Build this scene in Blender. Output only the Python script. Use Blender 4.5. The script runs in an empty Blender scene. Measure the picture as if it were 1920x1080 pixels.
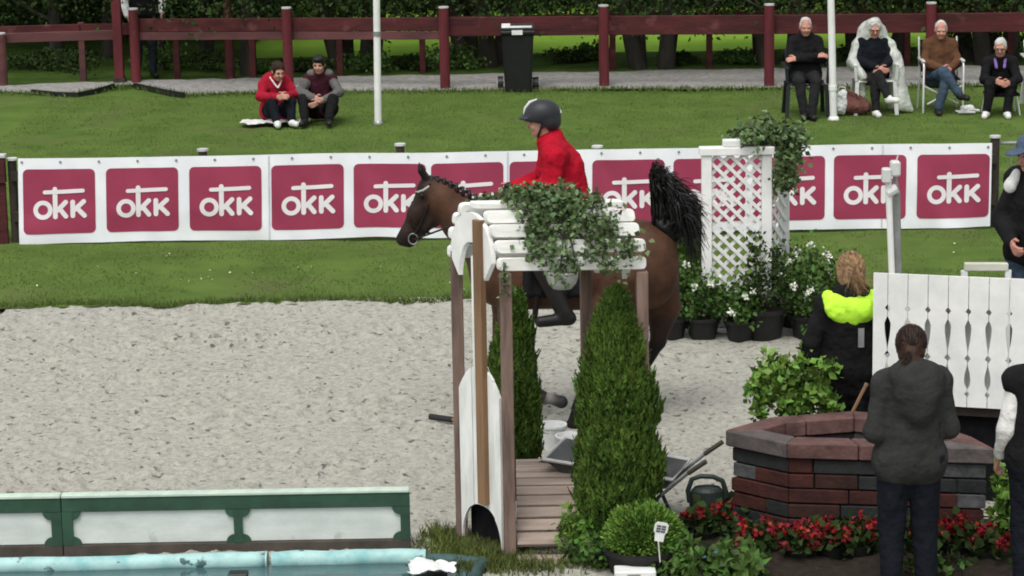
import bpy, bmesh, math, random
import numpy as np
from mathutils import Vector, Matrix

# ------------------------------------------------------------------ camera, sky, sun, exposure
SC = bpy.context.scene
COL = SC.collection
F_PX, CAM_H = 5000.0, 5.2
PITCH, ROLL = math.atan(1073 / 5000), math.radians(-1.0)
cam_d = bpy.data.cameras.new('camera')
cam_d.sensor_width = 36
cam_d.lens = 36 * F_PX / 1920
cam_d.clip_start, cam_d.clip_end = 0.5, 2000
cam = bpy.data.objects.new('camera', cam_d)
COL.objects.link(cam)
RM = Matrix.Rotation(math.radians(90) - PITCH, 3, 'X') @ Matrix.Rotation(ROLL, 3, 'Z')
cam.matrix_world = Matrix.Translation((0, 0, CAM_H)) @ RM.to_4x4()
SC.camera = cam
RN = np.array(RM)
CN = np.array([0, 0, CAM_H])

SUN_EL, SUN_AZ = math.radians(62), math.radians(200)     # azimuth measured from +Y clockwise
world = bpy.data.worlds.new('World')
SC.world = world
world.use_nodes = True
wn = world.node_tree.nodes
wl = world.node_tree.links
bg = wn['Background']
sky = wn.new('ShaderNodeTexSky')
sky.sky_type = 'NISHITA'
sky.sun_disc = False
sky.sun_elevation = SUN_EL
sky.sun_rotation = SUN_AZ
sky.dust_density = 4.0
sky.air_density = 1.4
hs = wn.new('ShaderNodeHueSaturation')
hs.inputs['Saturation'].default_value = 0.22            # overcast: grey-white cloud light
wl.new(sky.outputs[0], hs.inputs['Color'])
wl.new(hs.outputs[0], bg.inputs['Color'])
bg.inputs['Strength'].default_value = 0.14
sl = bpy.data.lights.new('sun', 'SUN')
sl.energy = 0.95
sl.angle = math.radians(25)
sl.color = (1.0, 0.97, 0.92)
so = bpy.data.objects.new('sun', sl)
COL.objects.link(so)
sd = Vector((math.sin(SUN_AZ) * math.cos(SUN_EL), math.cos(SUN_AZ) * math.cos(SUN_EL), math.sin(SUN_EL)))
so.rotation_euler = sd.to_track_quat('Z', 'Y').to_euler()
so.location = (0, 0, 30)
SC.view_settings.view_transform = 'Standard'
SC.view_settings.look = 'None'
SC.view_settings.gamma = 1
SC.view_settings.exposure = 0.45
SC.view_settings.use_curve_mapping = False
SC.render.engine = 'CYCLES'
SC.cycles.use_denoising = True
SC.cycles.filter_width = 1.9
SC.cycles.max_bounces = 6
SC.cycles.transparent_max_bounces = 8
random.seed(7)
RNG = np.random.default_rng(7)

# ------------------------------------------------------------------ survey helpers: photo point -> place in the yard
def ray(px, py):
    d = RN @ np.array([(px - 960) / F_PX, (540 - py) / F_PX, -1.0])
    return d
def gp(px, py, z=0.0):
    d = ray(px, py); t = (z - CAM_H) / d[2]
    return CN + d * t
def yp(px, py, Y):
    d = ray(px, py); t = Y / d[1]
    return CN + d * t
def V(*a): return np.array(a, float)
def nrm(a):
    a = np.asarray(a, float); return a / (np.linalg.norm(a) + 1e-12)

# ------------------------------------------------------------------ materials
MATS = {}
def pm(name, c1, c2=None, scale=6.0, rough=0.8, bump=0.0, bscale=40.0, metal=0.0, spec=0.25, island=0.0,
       c3=None, stretch=(1, 1, 1), detail=5, lo=0.35, hi=0.65, sss=0.0, trans=0.0, attr=None, bdist=0.01, speck=None):
    m = bpy.data.materials.new(name); m.use_nodes = True
    nt = m.node_tree; N = nt.nodes; L = nt.links
    b = N['Principled BSDF']
    b.inputs['Roughness'].default_value = rough
    b.inputs['Metallic'].default_value = metal
    b.inputs['Specular IOR Level'].default_value = spec
    if trans: b.inputs['Transmission Weight'].default_value = trans
    tc = N.new('ShaderNodeTexCoord'); mp = N.new('ShaderNodeMapping')
    mp.inputs['Scale'].default_value = stretch
    L.new(tc.outputs['Object'], mp.inputs['Vector'])
    no = N.new('ShaderNodeTexNoise'); no.inputs['Scale'].default_value = scale; no.inputs['Detail'].default_value = detail
    no.inputs['Roughness'].default_value = 0.62
    L.new(mp.outputs[0], no.inputs['Vector'])
    if c2 is None: c2 = tuple(x * 0.75 for x in c1)
    r = N.new('ShaderNodeValToRGB')
    r.color_ramp.elements[0].position = lo; r.color_ramp.elements[1].position = hi
    r.color_ramp.elements[0].color = (*c2, 1); r.color_ramp.elements[1].color = (*c1, 1)
    if c3:
        e = r.color_ramp.elements.new((lo + hi) / 2); e.color = (*c3, 1)
    L.new(no.outputs['Fac'], r.inputs['Fac'])
    out = r.outputs['Color']
    if attr:
        at = N.new('ShaderNodeAttribute'); at.attribute_name = attr
        mx = N.new('ShaderNodeMix'); mx.data_type = 'RGBA'; mx.blend_type = 'MULTIPLY'; mx.inputs['Factor'].default_value = 1
        L.new(at.outputs['Color'], mx.inputs[6]); L.new(out, mx.inputs[7]); out = mx.outputs[2]
    if speck:
        n3 = N.new('ShaderNodeTexNoise'); n3.inputs['Scale'].default_value = speck[0]; n3.inputs['Detail'].default_value = 3
        L.new(tc.outputs['Object'], n3.inputs['Vector'])
        r3 = N.new('ShaderNodeValToRGB'); r3.color_ramp.elements[0].position = speck[1]; r3.color_ramp.elements[1].position = speck[1] + speck[2]
        r3.color_ramp.elements[0].color = (0, 0, 0, 1); r3.color_ramp.elements[1].color = (1, 1, 1, 1)
        L.new(n3.outputs['Fac'], r3.inputs['Fac'])
        mx = N.new('ShaderNodeMix'); mx.data_type = 'RGBA'
        L.new(r3.outputs[0], mx.inputs['Factor']); L.new(out, mx.inputs[6]); mx.inputs[7].default_value = (*speck[3], 1)
        out = mx.outputs[2]
    if island:
        ge = N.new('ShaderNodeNewGeometry'); h = N.new('ShaderNodeHueSaturation')
        mr = N.new('ShaderNodeMapRange'); mr.inputs['To Min'].default_value = 1 - island; mr.inputs['To Max'].default_value = 1 + island
        L.new(ge.outputs['Random Per Island'], mr.inputs['Value']); L.new(mr.outputs[0], h.inputs['Value'])
        m2 = N.new('ShaderNodeMapRange'); m2.inputs['To Min'].default_value = 0.5 - island * 0.05; m2.inputs['To Max'].default_value = 0.5 + island * 0.05
        L.new(ge.outputs['Random Per Island'], m2.inputs['Value']); L.new(m2.outputs[0], h.inputs['Hue'])
        L.new(out, h.inputs['Color']); out = h.outputs[0]
    L.new(out, b.inputs['Base Color'])
    if bump:
        n2 = N.new('ShaderNodeTexNoise'); n2.inputs['Scale'].default_value = bscale; n2.inputs['Detail'].default_value = 4
        L.new(mp.outputs[0], n2.inputs['Vector'])
        bp = N.new('ShaderNodeBump'); bp.inputs['Strength'].default_value = bump; bp.inputs['Distance'].default_value = bdist
        L.new(n2.outputs['Fac'], bp.inputs['Height']); L.new(bp.outputs[0], b.inputs['Normal'])
    MATS[name] = m
    return m
def srgb(r, g, b):
    f = lambda c: ((c / 255 + 0.055) / 1.055) ** 2.4 if c > 10 else c / 255 / 12.92
    return (f(r), f(g), f(b))

white = pm('white_paint', (.78, .78, .76), (.66, .67, .65), 5, .55, .15, 60)
white_worn = pm('white_paint_worn', (.76, .77, .74), (.55, .57, .53), 7, .6, .25, 50, stretch=(1, 1, .25), lo=.3, hi=.55)
white_slat = pm('white_paint_slat', (.78, .78, .75), (.62, .62, .58), 9, .65, .5, 35, stretch=(.25, 1, 1), lo=.32, hi=.55, bdist=.006, speck=(16, .68, .05, (.4, .38, .33)))
post_wood = pm('weathered_post', (.23, .155, .125), (.1, .068, .056), 14, .8, .4, 60, stretch=(1, 1, .12), bdist=.006)
post_tan = pm('brown_post', (.26, .155, .085), (.15, .088, .05), 9, .75, .4, 60, stretch=(1, 1, .12), bdist=.006)
deck_wood = pm('deck_wood', (.36, .29, .24), (.2, .155, .13), 8, .8, .5, 50, stretch=(.15, 1, 1), bdist=.006)
dark_wood = pm('dark_wood', (.05, .038, .03), (.025, .02, .017), 8, .85, .3, 40)
red_post = pm('red_stained_post', (.13, .022, .028), (.08, .015, .019), 6, .75, .3, 50, stretch=(1, 1, .3))
red_wood = pm('red_stained_wood', (.088, .018, .019), (.042, .011, .012), 9, .75, .5, 50, stretch=(.15, 1, 1), speck=(4, .6, .12, (.12, .04, .04)))
red_old = pm('faded_red_wood', (.13, .05, .05), (.075, .032, .032), 6, .8, .3, 50, stretch=(.2, 1, 1))
green_paint = pm('dark_green_paint', (.034, .085, .052), (.024, .055, .036), 5, .6, .2, 40)
pale_panel = pm('pale_panel', (.62, .66, .63), (.47, .51, .48), 3, .6, .15, 30, lo=.3, stretch=(1, 1, 2.5), speck=(5, .66, .1, (.36, .38, .34)))
green_cap = pm('pale_green_cap', (.5, .6, .5), (.38, .47, .4), 8, .7, .2, 40)
brown_rail = pm('brown_base_rail', (.085, .07, .058), (.05, .043, .036), 6, .8, .3, 40)
liner = pm('turquoise_liner', (.36, .6, .57), (.2, .42, .42), 5, .5, .3, 20, speck=(9, .62, .04, (.06, .12, .12)), c3=(.34, .52, .5))
black_plastic = pm('black_plastic', (.012, .012, .013), (.008, .008, .009), 6, .45, .1, 60, spec=.4)
black_cloth = pm('black_cloth', (.011, .011, .013), (.006, .006, .007), 9, .95, .4, 90, spec=.1)
soil = pm('dark_soil', (.03, .022, .015), (.014, .01, .007), 20, .95, .8, 60)
sand_m = pm('sand', (.365, .358, .308), (.215, .21, .18), 23, .95, .9, 55, lo=.3, hi=.58, c3=(.305, .298, .258), detail=8, bdist=.012, speck=(15, .615, .07, (.1, .095, .08)), spec=.08)
lawn_m = pm('lawn', (.098, .152, .034), (.064, .108, .024), 1.6, .95, .9, 45, lo=.32, hi=.62, detail=9, bdist=.02, speck=(1.0, .55, .2, (.098, .118, .042)), spec=.05)
meadow_m = pm('meadow', (.24, .4, .05), (.17, .31, .04), .6, .95, .6, 20, detail=8, spec=.05)
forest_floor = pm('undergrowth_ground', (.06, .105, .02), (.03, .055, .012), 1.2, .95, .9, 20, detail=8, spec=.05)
gravel_m = pm('gravel', (.33, .32, .30), (.2, .195, .185), 14, .95, .9, 60, detail=8, speck=(30, .62, .05, (.08, .08, .075)), spec=.08)
blade_m = pm('grass_blade', (.108, .152, .039), (.075, .113, .027), 2, .8, island=.18, spec=.15)
leaf_dark = pm('leaf_dark', (.034, .058, .016), (.022, .04, .011), 1.5, .8, island=.3, spec=.1)
leaf_mid = pm('leaf_mid', (.075, .14, .026), (.04, .085, .016), 3, .65, island=.45, spec=.25)
leaf_bright = pm('leaf_bright', (.15, .26, .04), (.085, .17, .025), 4, .6, island=.4, spec=.3)
leaf_ivy = pm('leaf_ivy', (.13, .185, .07), (.055, .095, .033), 5, .5, island=.5, spec=.35)
thuja_m = pm('thuja_green', (.1, .165, .026), (.04, .082, .015), 4, .8, island=.45, speck=(5.5, .66, .1, (.085, .075, .022)), spec=.15)
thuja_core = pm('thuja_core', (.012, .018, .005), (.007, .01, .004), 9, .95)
bark = pm('bark', (.06, .052, .042), (.03, .026, .021), 6, .9, .8, 14, stretch=(1, 1, .3), bdist=.03)
petal_white = pm('white_petal', (.8, .8, .72), (.6, .64, .5), 8, .6, island=.15)
petal_red = pm('red_petal', (.26, .008, .017), (.11, .005, .009), 8, .6, island=.35)
pot_m = pm('black_pot', (.012, .012, .012), (.01, .01, .01), 5, .55, .1, 30, spec=.35)
brick_red = pm('block_red', (.062, .019, .015), (.032, .012, .01), 7, .85, .6, 30, bdist=.012)
brick_brown = pm('block_brown', (.045, .019, .015), (.025, .012, .01), 7, .85, .6, 30, bdist=.012)
brick_grey = pm('block_charcoal', (.026, .028, .028), (.015, .016, .017), 7, .85, .6, 30, bdist=.012)
brick_pale = pm('block_pale_grey', (.1, .105, .105), (.045, .048, .048), 9, .85, .6, 30, bdist=.012)
cap_pink = pm('cap_pink', (.145, .078, .07), (.075, .04, .036), 7, .85, .6, 35, bdist=.01)
cap_grey = pm('cap_grey', (.12, .1, .096), (.062, .054, .052), 7, .85, .6, 35, bdist=.01)
banner_w = pm('banner_white', (.86, .87, .91), (.79, .8, .86), 3, .5, .1, 12, spec=.3)
banner_r = pm('banner_raspberry', (.34, .046, .098), (.29, .038, .084), 2, .45, .1, 10, spec=.3)
banner_t = pm('banner_letter', (.8, .76, .79), (.76, .72, .76), 3, .5, spec=.3)
steel = pm('galvanised', (.36, .37, .37), (.25, .26, .26), 8, .45, .1, 40, metal=.6, spec=.5)
alu = pm('aluminium', (.72, .73, .73), (.6, .6, .6), 8, .4, metal=.4, spec=.5)
grey_tray = pm('grey_tray', (.075, .078, .078), (.045, .047, .047), 6, .5, .2, 30, spec=.4)
tray_rim = pm('tray_rim', (.6, .6, .58), (.42, .42, .41), 6, .5, spec=.4)
orange = pm('orange_paint', (.62, .1, .03), (.42, .07, .025), 8, .5)
bucket_m = pm('white_plastic', (.62, .63, .61), (.5, .51, .5), 6, .45, .05, 30, spec=.4)
can_m = pm('watering_can_green', (.028, .042, .036), (.018, .028, .024), 6, .5, .05, 30, spec=.4)
teal_m = pm('teal_trough', (.07, .17, .19), (.045, .11, .125), 6, .5)
skin_m = pm('skin', (.48, .26, .19), (.40, .21, .155), 20, .55, .1, 80, spec=.3)
skin_pink = pm('skin_ruddy', (.5, .24, .18), (.41, .19, .145), 20, .55, .1, 80, spec=.3)
eye_m = pm('eye_dark', (.02, .015, .012), None, 5, .3)
lip_m = pm('lips', (.28, .09, .08), None, 5, .5)
hair_brown = pm('hair_brown', (.045, .022, .013), (.02, .011, .008), 14, .5, .8, 60, stretch=(1, 1, .2), spec=.15)
hair_dark = pm('hair_dark', (.014, .01, .008), (.007, .006, .005), 14, .5, .8, 60, stretch=(1, 1, .2), spec=.4)
hair_blond = pm('hair_blond', (.36, .225, .115), (.13, .07, .038), 26, .5, .9, 90, stretch=(1, 1, .2), spec=.4, lo=.4, hi=.6)
hair_grey = pm('hair_grey', (.55, .53, .5), (.38, .36, .34), 14, .6, .8, 60, spec=.3)
def cloth(n, c, k=.7, r=.92): return pm(n, c, tuple(x * k for x in c), 9, r, .7, 16, spec=.1, bdist=.03)
c_red = cloth('red_wool', (.42, .008, .024), .66)
c_redhood = cloth('red_jersey', (.33, .012, .03))
c_grey = cloth('grey_jersey', (.12, .115, .11))
c_char = cloth('charcoal_jersey', (.036, .036, .035), .7)
c_maroon = cloth('maroon_quilt', (.05, .012, .02))
c_black = cloth('black_fabric', (.012, .012, .013))
c_navy = cloth('dark_navy', (.009, .011, .016))
c_dtrou = cloth('dark_trousers', (.022, .021, .023))
c_jean = cloth('blue_denim', (.055, .085, .125))
c_greyjean = cloth('grey_denim', (.03, .038, .045))
c_brown = cloth('brown_knit', (.115, .055, .03))
c_neon = pm('neon_yellow_cloth', (.55, .95, .06), (.42, .78, .04), 6, .8, .5, 40)
c_white = cloth('white_fabric', (.7, .7, .68), .85)
c_purple = cloth('purple_cloth', (.2, .13, .36))
c_blue = cloth('blue_grey_cap', (.075, .105, .16))
poncho_m = pm('white_poncho', (.68, .71, .65), (.5, .53, .48), 6, .35, .9, 14, spec=.4, bdist=.03)
poncho_m.node_tree.nodes['Principled BSDF'].inputs['Alpha'].default_value = .74
shoe_w = pm('white_shoe', (.7, .7, .68), (.55, .55, .53), 8, .6)
shoe_d = pm('dark_shoe', (.015, .014, .014), None, 8, .5)
helmet_m = pm('helmet', (.024, .025, .031), (.016, .017, .021), 6, .5, spec=.35)
helmet_s = pm('helmet_pale', (.6, .62, .62), None, 6, .3, spec=.5)
horse_m = pm('bay_coat', (1.0, 1.0, 1.0), (.6, .6, .6), 9, .6, .3, 45, spec=.15, attr='col', detail=8)
mane_m = pm('black_hair', (.009, .008, .008), (.004, .004, .004), 8, .45, spec=.35, island=.4)
leather = pm('black_leather', (.014, .012, .011), (.008, .007, .007), 8, .5, .3, 30, spec=.25)
strap_w = pm('pale_strap', (.5, .48, .46), None, 8, .5)
bag_brown = cloth('brown_bag_cloth', (.16, .07, .06))
paper = pm('paper', (.75, .76, .74), (.6, .62, .6), 6, .7)
ink = pm('ink', (.1, .11, .12), None, 6, .7)

# water
wm = bpy.data.materials.new('pool_water'); wm.use_nodes = True
b = wm.node_tree.nodes['Principled BSDF']
b.inputs['Base Color'].default_value = (.05, .095, .1, 1)
b.inputs['Roughness'].default_value = .08
nz = wm.node_tree.nodes.new('ShaderNodeTexNoise'); nz.inputs['Scale'].default_value = 9
bp = wm.node_tree.nodes.new('ShaderNodeBump'); bp.inputs['Strength'].default_value = .25; bp.inputs['Distance'].default_value = .02
wm.node_tree.links.new(nz.outputs['Fac'], bp.inputs['Height']); wm.node_tree.links.new(bp.outputs[0], b.inputs['Normal'])
# thin clear plastic
clear_m = bpy.data.materials.new('cloudy_plastic'); clear_m.use_nodes = True
b = clear_m.node_tree.nodes['Principled BSDF']
b.inputs['Base Color'].default_value = (.6, .62, .58, 1); b.inputs['Roughness'].default_value = .35; b.inputs['Alpha'].default_value = .5

# ------------------------------------------------------------------ objects
def tag(o, label=None, cat=None, group=None, kind=None):
    if label: o['label'] = label
    if cat: o['category'] = cat
    if group: o['group'] = group
    if kind: o['kind'] = kind
    return o
def thing(name, label, cat, loc=(0, 0, 0), rotz=0, group=None):
    o = bpy.data.objects.new(name, None)
    o.empty_display_size = .1
    COL.objects.link(o)
    o.location = Vector(loc); o.rotation_euler = (0, 0, rotz)
    return tag(o, label, cat, group)
def link_mesh(name, me, parent=None):
    o = bpy.data.objects.new(name, me); COL.objects.link(o)
    if parent is not None: o.parent = parent
    return o
def dup(root, loc, rotz, label, group=None):
    r = root.copy(); COL.objects.link(r); r.location = Vector(loc); r.rotation_euler = (0, 0, rotz)
    r['label'] = label
    if group: r['group'] = group
    for ch in list(root.children):
        c = ch.copy(); COL.objects.link(c); c.parent = r
        for g in list(ch.children):
            d = g.copy(); COL.objects.link(d); d.parent = c
    return r
def mesh_np(name, verts, faces, mats, smooth=False, parent=None, mi=None):
    verts = np.ascontiguousarray(verts, np.float32); faces = np.ascontiguousarray(faces, np.int32)
    me = bpy.data.meshes.new(name)
    k = faces.shape[1]; n = len(faces)
    me.vertices.add(len(verts)); me.vertices.foreach_set('co', verts.ravel())
    me.loops.add(n * k); me.loops.foreach_set('vertex_index', faces.ravel())
    me.polygons.add(n); me.polygons.foreach_set('loop_start', np.arange(0, n * k, k, dtype=np.int32))
    if smooth: me.polygons.foreach_set('use_smooth', np.ones(n, bool))
    for m in (mats if isinstance(mats, (list, tuple)) else [mats]): me.materials.append(m)
    if mi is not None: me.polygons.foreach_set('material_index', np.asarray(mi, np.int32))
    me.update(calc_edges=True)
    return link_mesh(name, me, parent)

class MB:
    def __init__(s): s.v = []; s.f = []; s.mi = []; s.m = 0
    def add(s, vs, fs):
        n = len(s.v); s.v += [tuple(map(float, p)) for p in vs]
        s.f += [tuple(i + n for i in f) for f in fs]; s.mi += [s.m] * len(fs)
        return s
    def box(s, x0, x1, y0, y1, z0, z1):
        return s.add([(x0, y0, z0), (x1, y0, z0), (x1, y1, z0), (x0, y1, z0), (x0, y0, z1), (x1, y0, z1), (x1, y1, z1), (x0, y1, z1)],
                     [(3, 2, 1, 0), (4, 5, 6, 7), (0, 1, 5, 4), (1, 2, 6, 5), (2, 3, 7, 6), (3, 0, 4, 7)])
    def obox(s, c, ax, ay, az, hx, hy, hz):
        c = np.asarray(c, float); P = []
        for sz in (-1, 1):
            for sx, sy in ((-1, -1), (1, -1), (1, 1), (-1, 1)):
                P.append(c + ax * hx * sx + ay * hy * sy + az * hz * sz)
        return s.add(P, [(3, 2, 1, 0), (4, 5, 6, 7), (0, 1, 5, 4), (1, 2, 6, 5), (2, 3, 7, 6), (3, 0, 4, 7)])
    def beam(s, a, b, w, h, up=(0, 0, 1)):
        a = np.asarray(a, float); b = np.asarray(b, float); d = nrm(b - a)
        up = np.asarray(up, float)
        if abs(np.dot(d, up)) > .98: up = V(0, 1, 0)
        sx = nrm(np.cross(d, up)); uz = np.cross(sx, d)
        return s.obox((a + b) / 2, d, sx, uz, np.linalg.norm(b - a) / 2, w / 2, h / 2)
    def tube(s, path, r, n=8, cap=True):
        path = [np.asarray(p, float) for p in path]
        rs = r if isinstance(r, (list, tuple)) else [r] * len(path)
        ref = None; vs = []; fs = []
        for i, p in enumerate(path):
            d = nrm(path[min(i + 1, len(path) - 1)] - path[max(i - 1, 0)])
            if ref is None:
                ref = nrm(np.cross(d, V(0, 0, 1) if abs(d[2]) < .9 else V(1, 0, 0)))
            ref = nrm(ref - d * np.dot(ref, d)); o = np.cross(d, ref)
            for j in range(n):
                a = 2 * math.pi * j / n
                vs.append(p + (ref * math.cos(a) + o * math.sin(a)) * rs[i])
        for i in range(len(path) - 1):
            for j in range(n):
                k = (j + 1) % n
                fs.append((i * n + j, i * n + k, (i + 1) * n + k, (i + 1) * n + j))
        if cap:
            k0 = len(vs); vs += vs[:n] + vs[(len(path) - 1) * n:len(path) * n]
            fs.append(tuple(k0 + j for j in range(n - 1, -1, -1))); fs.append(tuple(k0 + n + j for j in range(n)))
        return s.add(vs, fs)
    def lathe(s, prof, n=20, c=(0, 0, 0), squash=(1, 1)):
        vs = []; fs = []
        for r, z in prof:
            for j in range(n):
                a = 2 * math.pi * j / n
                vs.append((c[0] + r * math.cos(a) * squash[0], c[1] + r * math.sin(a) * squash[1], c[2] + z))
        for i in range(len(prof) - 1):
            for j in range(n):
                k = (j + 1) % n
                fs.append((i * n + j, i * n + k, (i + 1) * n + k, (i + 1) * n + j))
        fs.append(tuple(range(n - 1, -1, -1))); fs.append(tuple((len(prof) - 1) * n + j for j in range(n)))
        return s.add(vs, fs)
    def ell(s, c, r, n=10, m=7, R=None):
        vs = []; fs = []
        for i in range(m + 1):
            t = math.pi * i / m
            for j in range(n):
                a = 2 * math.pi * j / n
                p = V(math.sin(t) * math.cos(a) * r[0], math.sin(t) * math.sin(a) * r[1], math.cos(t) * r[2])
                if R is not None: p = R @ p
                vs.append(p + np.asarray(c))
        for i in range(m):
            for j in range(n):
                k = (j + 1) % n
                fs.append((i * n + j, (i + 1) * n + j, (i + 1) * n + k, i * n + k))
        return s.add(vs, fs)
    def prism(s, poly, O, ax, ay, an, t0, t1):
        """poly in (ax, ay) coordinates about O, extruded along an from t0 to t1"""
        O = np.asarray(O, float); n = len(poly)
        vs = [O + ax * p[0] + ay * p[1] + an * t0 for p in poly] + [O + ax * p[0] + ay * p[1] + an * t1 for p in poly]
        fs = [tuple(range(n - 1, -1, -1)), tuple(range(n, 2 * n))] + [(i, (i + 1) % n, n + (i + 1) % n, n + i) for i in range(n)]
        return s.add(vs, fs)
    def build(s, name, mat, parent=None, smooth=False, bevel=0, world=True, seg=1):
        me = bpy.data.meshes.new(name)
        off = V(*parent.location) if (parent is not None and world) else V(0, 0, 0)
        if parent is not None and world and parent.parent is not None: off = off + V(*parent.parent.location)
        me.from_pydata([tuple(np.asarray(p) - off) for p in s.v], [], s.f)
        for m in (mat if isinstance(mat, (list, tuple)) else [mat]): me.materials.append(m)
        me.polygons.foreach_set('material_index', s.mi)
        bm = bmesh.new(); bm.from_mesh(me)
        bmesh.ops.recalc_face_normals(bm, faces=bm.faces)
        if bevel:
            bmesh.ops.bevel(bm, geom=bm.edges[:], offset=bevel, segments=seg, affect='EDGES', clamp_overlap=True)
        bm.to_mesh(me); bm.free()
        if smooth: me.polygons.foreach_set('use_smooth', [True] * len(me.polygons))
        return link_mesh(name, me, parent)

# ------------------------------------------------------------------ value noise + signed-distance bodies
LAT = np.random.default_rng(3).random((32, 32, 32))
def vnoise(P, s=1.0, seed=0.0):
    q = P * s + seed * 7.31; i = np.floor(q).astype(int); f = q - i; f = f * f * (3 - 2 * f)
    r = 0
    for dx in (0, 1):
        for dy in (0, 1):
            for dz in (0, 1):
                w = (f[..., 0] if dx else 1 - f[..., 0]) * (f[..., 1] if dy else 1 - f[..., 1]) * (f[..., 2] if dz else 1 - f[..., 2])
                r = r + w * LAT[(i[..., 0] + dx) % 32, (i[..., 1] + dy) % 32, (i[..., 2] + dz) % 32]
    return r - .5

class Sdf:
    def __init__(s): s.p = []
    def rc(s, a, b, ra, rb=None, k=.03, sub=False, col=None):
        a = np.asarray(a, float); b = np.asarray(b, float); rb = ra if rb is None else rb
        ba = b - a; L2 = max(float(ba @ ba), 1e-9)
        def f(P):
            t = np.clip(((P - a) @ ba) / L2, 0, 1)
            return np.linalg.norm(P - a - t[..., None] * ba, axis=-1) - (ra + (rb - ra) * t)
        m = max(ra, rb)
        s.p.append((f, np.minimum(a, b) - m, np.maximum(a, b) + m, k, sub, col)); return s
    def el(s, c, r, k=.03, R=None, sub=False, col=None):
        c = np.asarray(c, float); r = np.asarray(r, float)
        def f(P):
            q = P - c
            if R is not None: q = q @ R          # R columns = local axes
            k0 = np.linalg.norm(q / r, axis=-1); k1 = np.linalg.norm(q / (r * r), axis=-1) + 1e-9
            return k0 * (k0 - 1) / k1
        m = max(r); lo, hi = (c - r, c + r) if R is None else (c - m, c + m)
        s.p.append((f, lo, hi, k, sub, col)); return s
    def mesh(s, h=.012, inflate=0.0, wob=0.0, wscale=9.0, clip=None, seed=1.0):
        add = [p for p in s.p if not p[4]]
        lo = np.min([p[1] for p in add], 0) - inflate - 3 * h - wob
        hi = np.max([p[2] for p in add], 0) + inflate + 3 * h + wob
        n = np.ceil((hi - lo) / h).astype(int) + 1
        D = np.full(n, .3); C = None
        if any(p[5] is not None for p in add):
            C = np.zeros((*n, 3)); BD = np.full(n, 9.)
        ax = [lo[i] + h * np.arange(n[i]) for i in range(3)]
        for f, a, b, k, sub, col in s.p:
            mg = max(k, .02) + inflate + 2 * h + .03
            i0 = np.maximum(np.floor((a - mg - lo) / h).astype(int), 0); i1 = np.minimum(np.ceil((b + mg - lo) / h).astype(int) + 1, n)
            if np.any(i1 <= i0): continue
            sl_ = tuple(slice(i0[j], i1[j]) for j in range(3))
            P = np.stack(np.meshgrid(*[ax[j][sl_[j]] for j in range(3)], indexing='ij'), -1)
            d = f(P); cur = D[sl_]
            if sub:
                hh = np.maximum(k - np.abs(cur + d), 0) / k
                D[sl_] = np.maximum(cur, -d) + hh * hh * k * .25
            else:
                d = d - inflate
                hh = np.maximum(k - np.abs(cur - d), 0) / k
                D[sl_] = np.minimum(cur, d) - hh * hh * k * .25
                if C is not None:
                    w = (d < BD[sl_]); C[sl_][w] = col if col is not None else 0; BD[sl_] = np.minimum(BD[sl_], d)
        if wob or clip:
            P = np.stack(np.meshgrid(*ax, indexing='ij'), -1)
            if wob:
                near = np.abs(D) < wob * 2 + 2 * h
                Q = P[near]
                D[near] += wob * 2 * (vnoise(Q * V(1, 1, .6), wscale, seed) + .5 * vnoise(Q, wscale * 2.3, seed + 1))
            if clip: D = np.maximum(D, clip(P))
        S = D < 0
        S[0] = S[-1] = False; S[:, 0] = S[:, -1] = False; S[:, :, 0] = S[:, :, -1] = False
        Dm = np.where(S, np.minimum(D, -1e-6), np.maximum(D, 1e-6))
        cnt = np.zeros(n - 1, int)
        offs = [(x, y, z) for x in (0, 1) for y in (0, 1) for z in (0, 1)]
        for o in offs: cnt += S[o[0]:n[0] - 1 + o[0], o[1]:n[1] - 1 + o[1], o[2]:n[2] - 1 + o[2]]
        act = (cnt > 0) & (cnt < 8); idx = np.argwhere(act); N = len(idx)
        vid = np.full(n - 1, -1); vid[act] = np.arange(N)
        cv = np.stack([Dm[idx[:, 0] + o[0], idx[:, 1] + o[1], idx[:, 2] + o[2]] for o in offs], 1)
        acc = np.zeros((N, 3)); ac = np.zeros(N)
        for i, o in enumerate(offs):
            for j, q in enumerate(offs):
                if j > i and sum(abs(np.array(o) - q)) == 1:
                    cr = (cv[:, i] < 0) != (cv[:, j] < 0)
                    t = np.where(cr, cv[:, i] / np.where(cr, cv[:, i] - cv[:, j], 1), 0)
                    acc += np.where(cr[:, None], np.array(o) + t[:, None] * (np.array(q) - o), 0); ac += cr
        vs = lo + h * (idx + acc / ac[:, None])
        fs = []
        for a in range(3):
            b_, c_ = (a + 1) % 3, (a + 2) % 3
            sa = [slice(None)] * 3; sb = [slice(None)] * 3
            sa[a] = slice(0, -1); sb[a] = slice(1, None)
            e = np.argwhere(S[tuple(sa)] != S[tuple(sb)])
            inside = S[e[:, 0], e[:, 1], e[:, 2]]
            eb = np.eye(3, dtype=int)[b_]; ec = np.eye(3, dtype=int)[c_]
            q = [e - eb - ec, e - ec, e, e - eb]
            ids = np.stack([vid[x[:, 0], x[:, 1], x[:, 2]] for x in q], 1)
            ids[~inside] = ids[~inside][:, ::-1]
            fs.append(ids)
        fs = np.concatenate(fs)
        fs = fs[(fs >= 0).all(1)]
        if C is not None:
            g = np.clip(np.round((vs - lo) / h).astype(int), 0, n - 1)
            return vs, fs, C[g[:, 0], g[:, 1], g[:, 2]]
        return vs, fs

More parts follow.
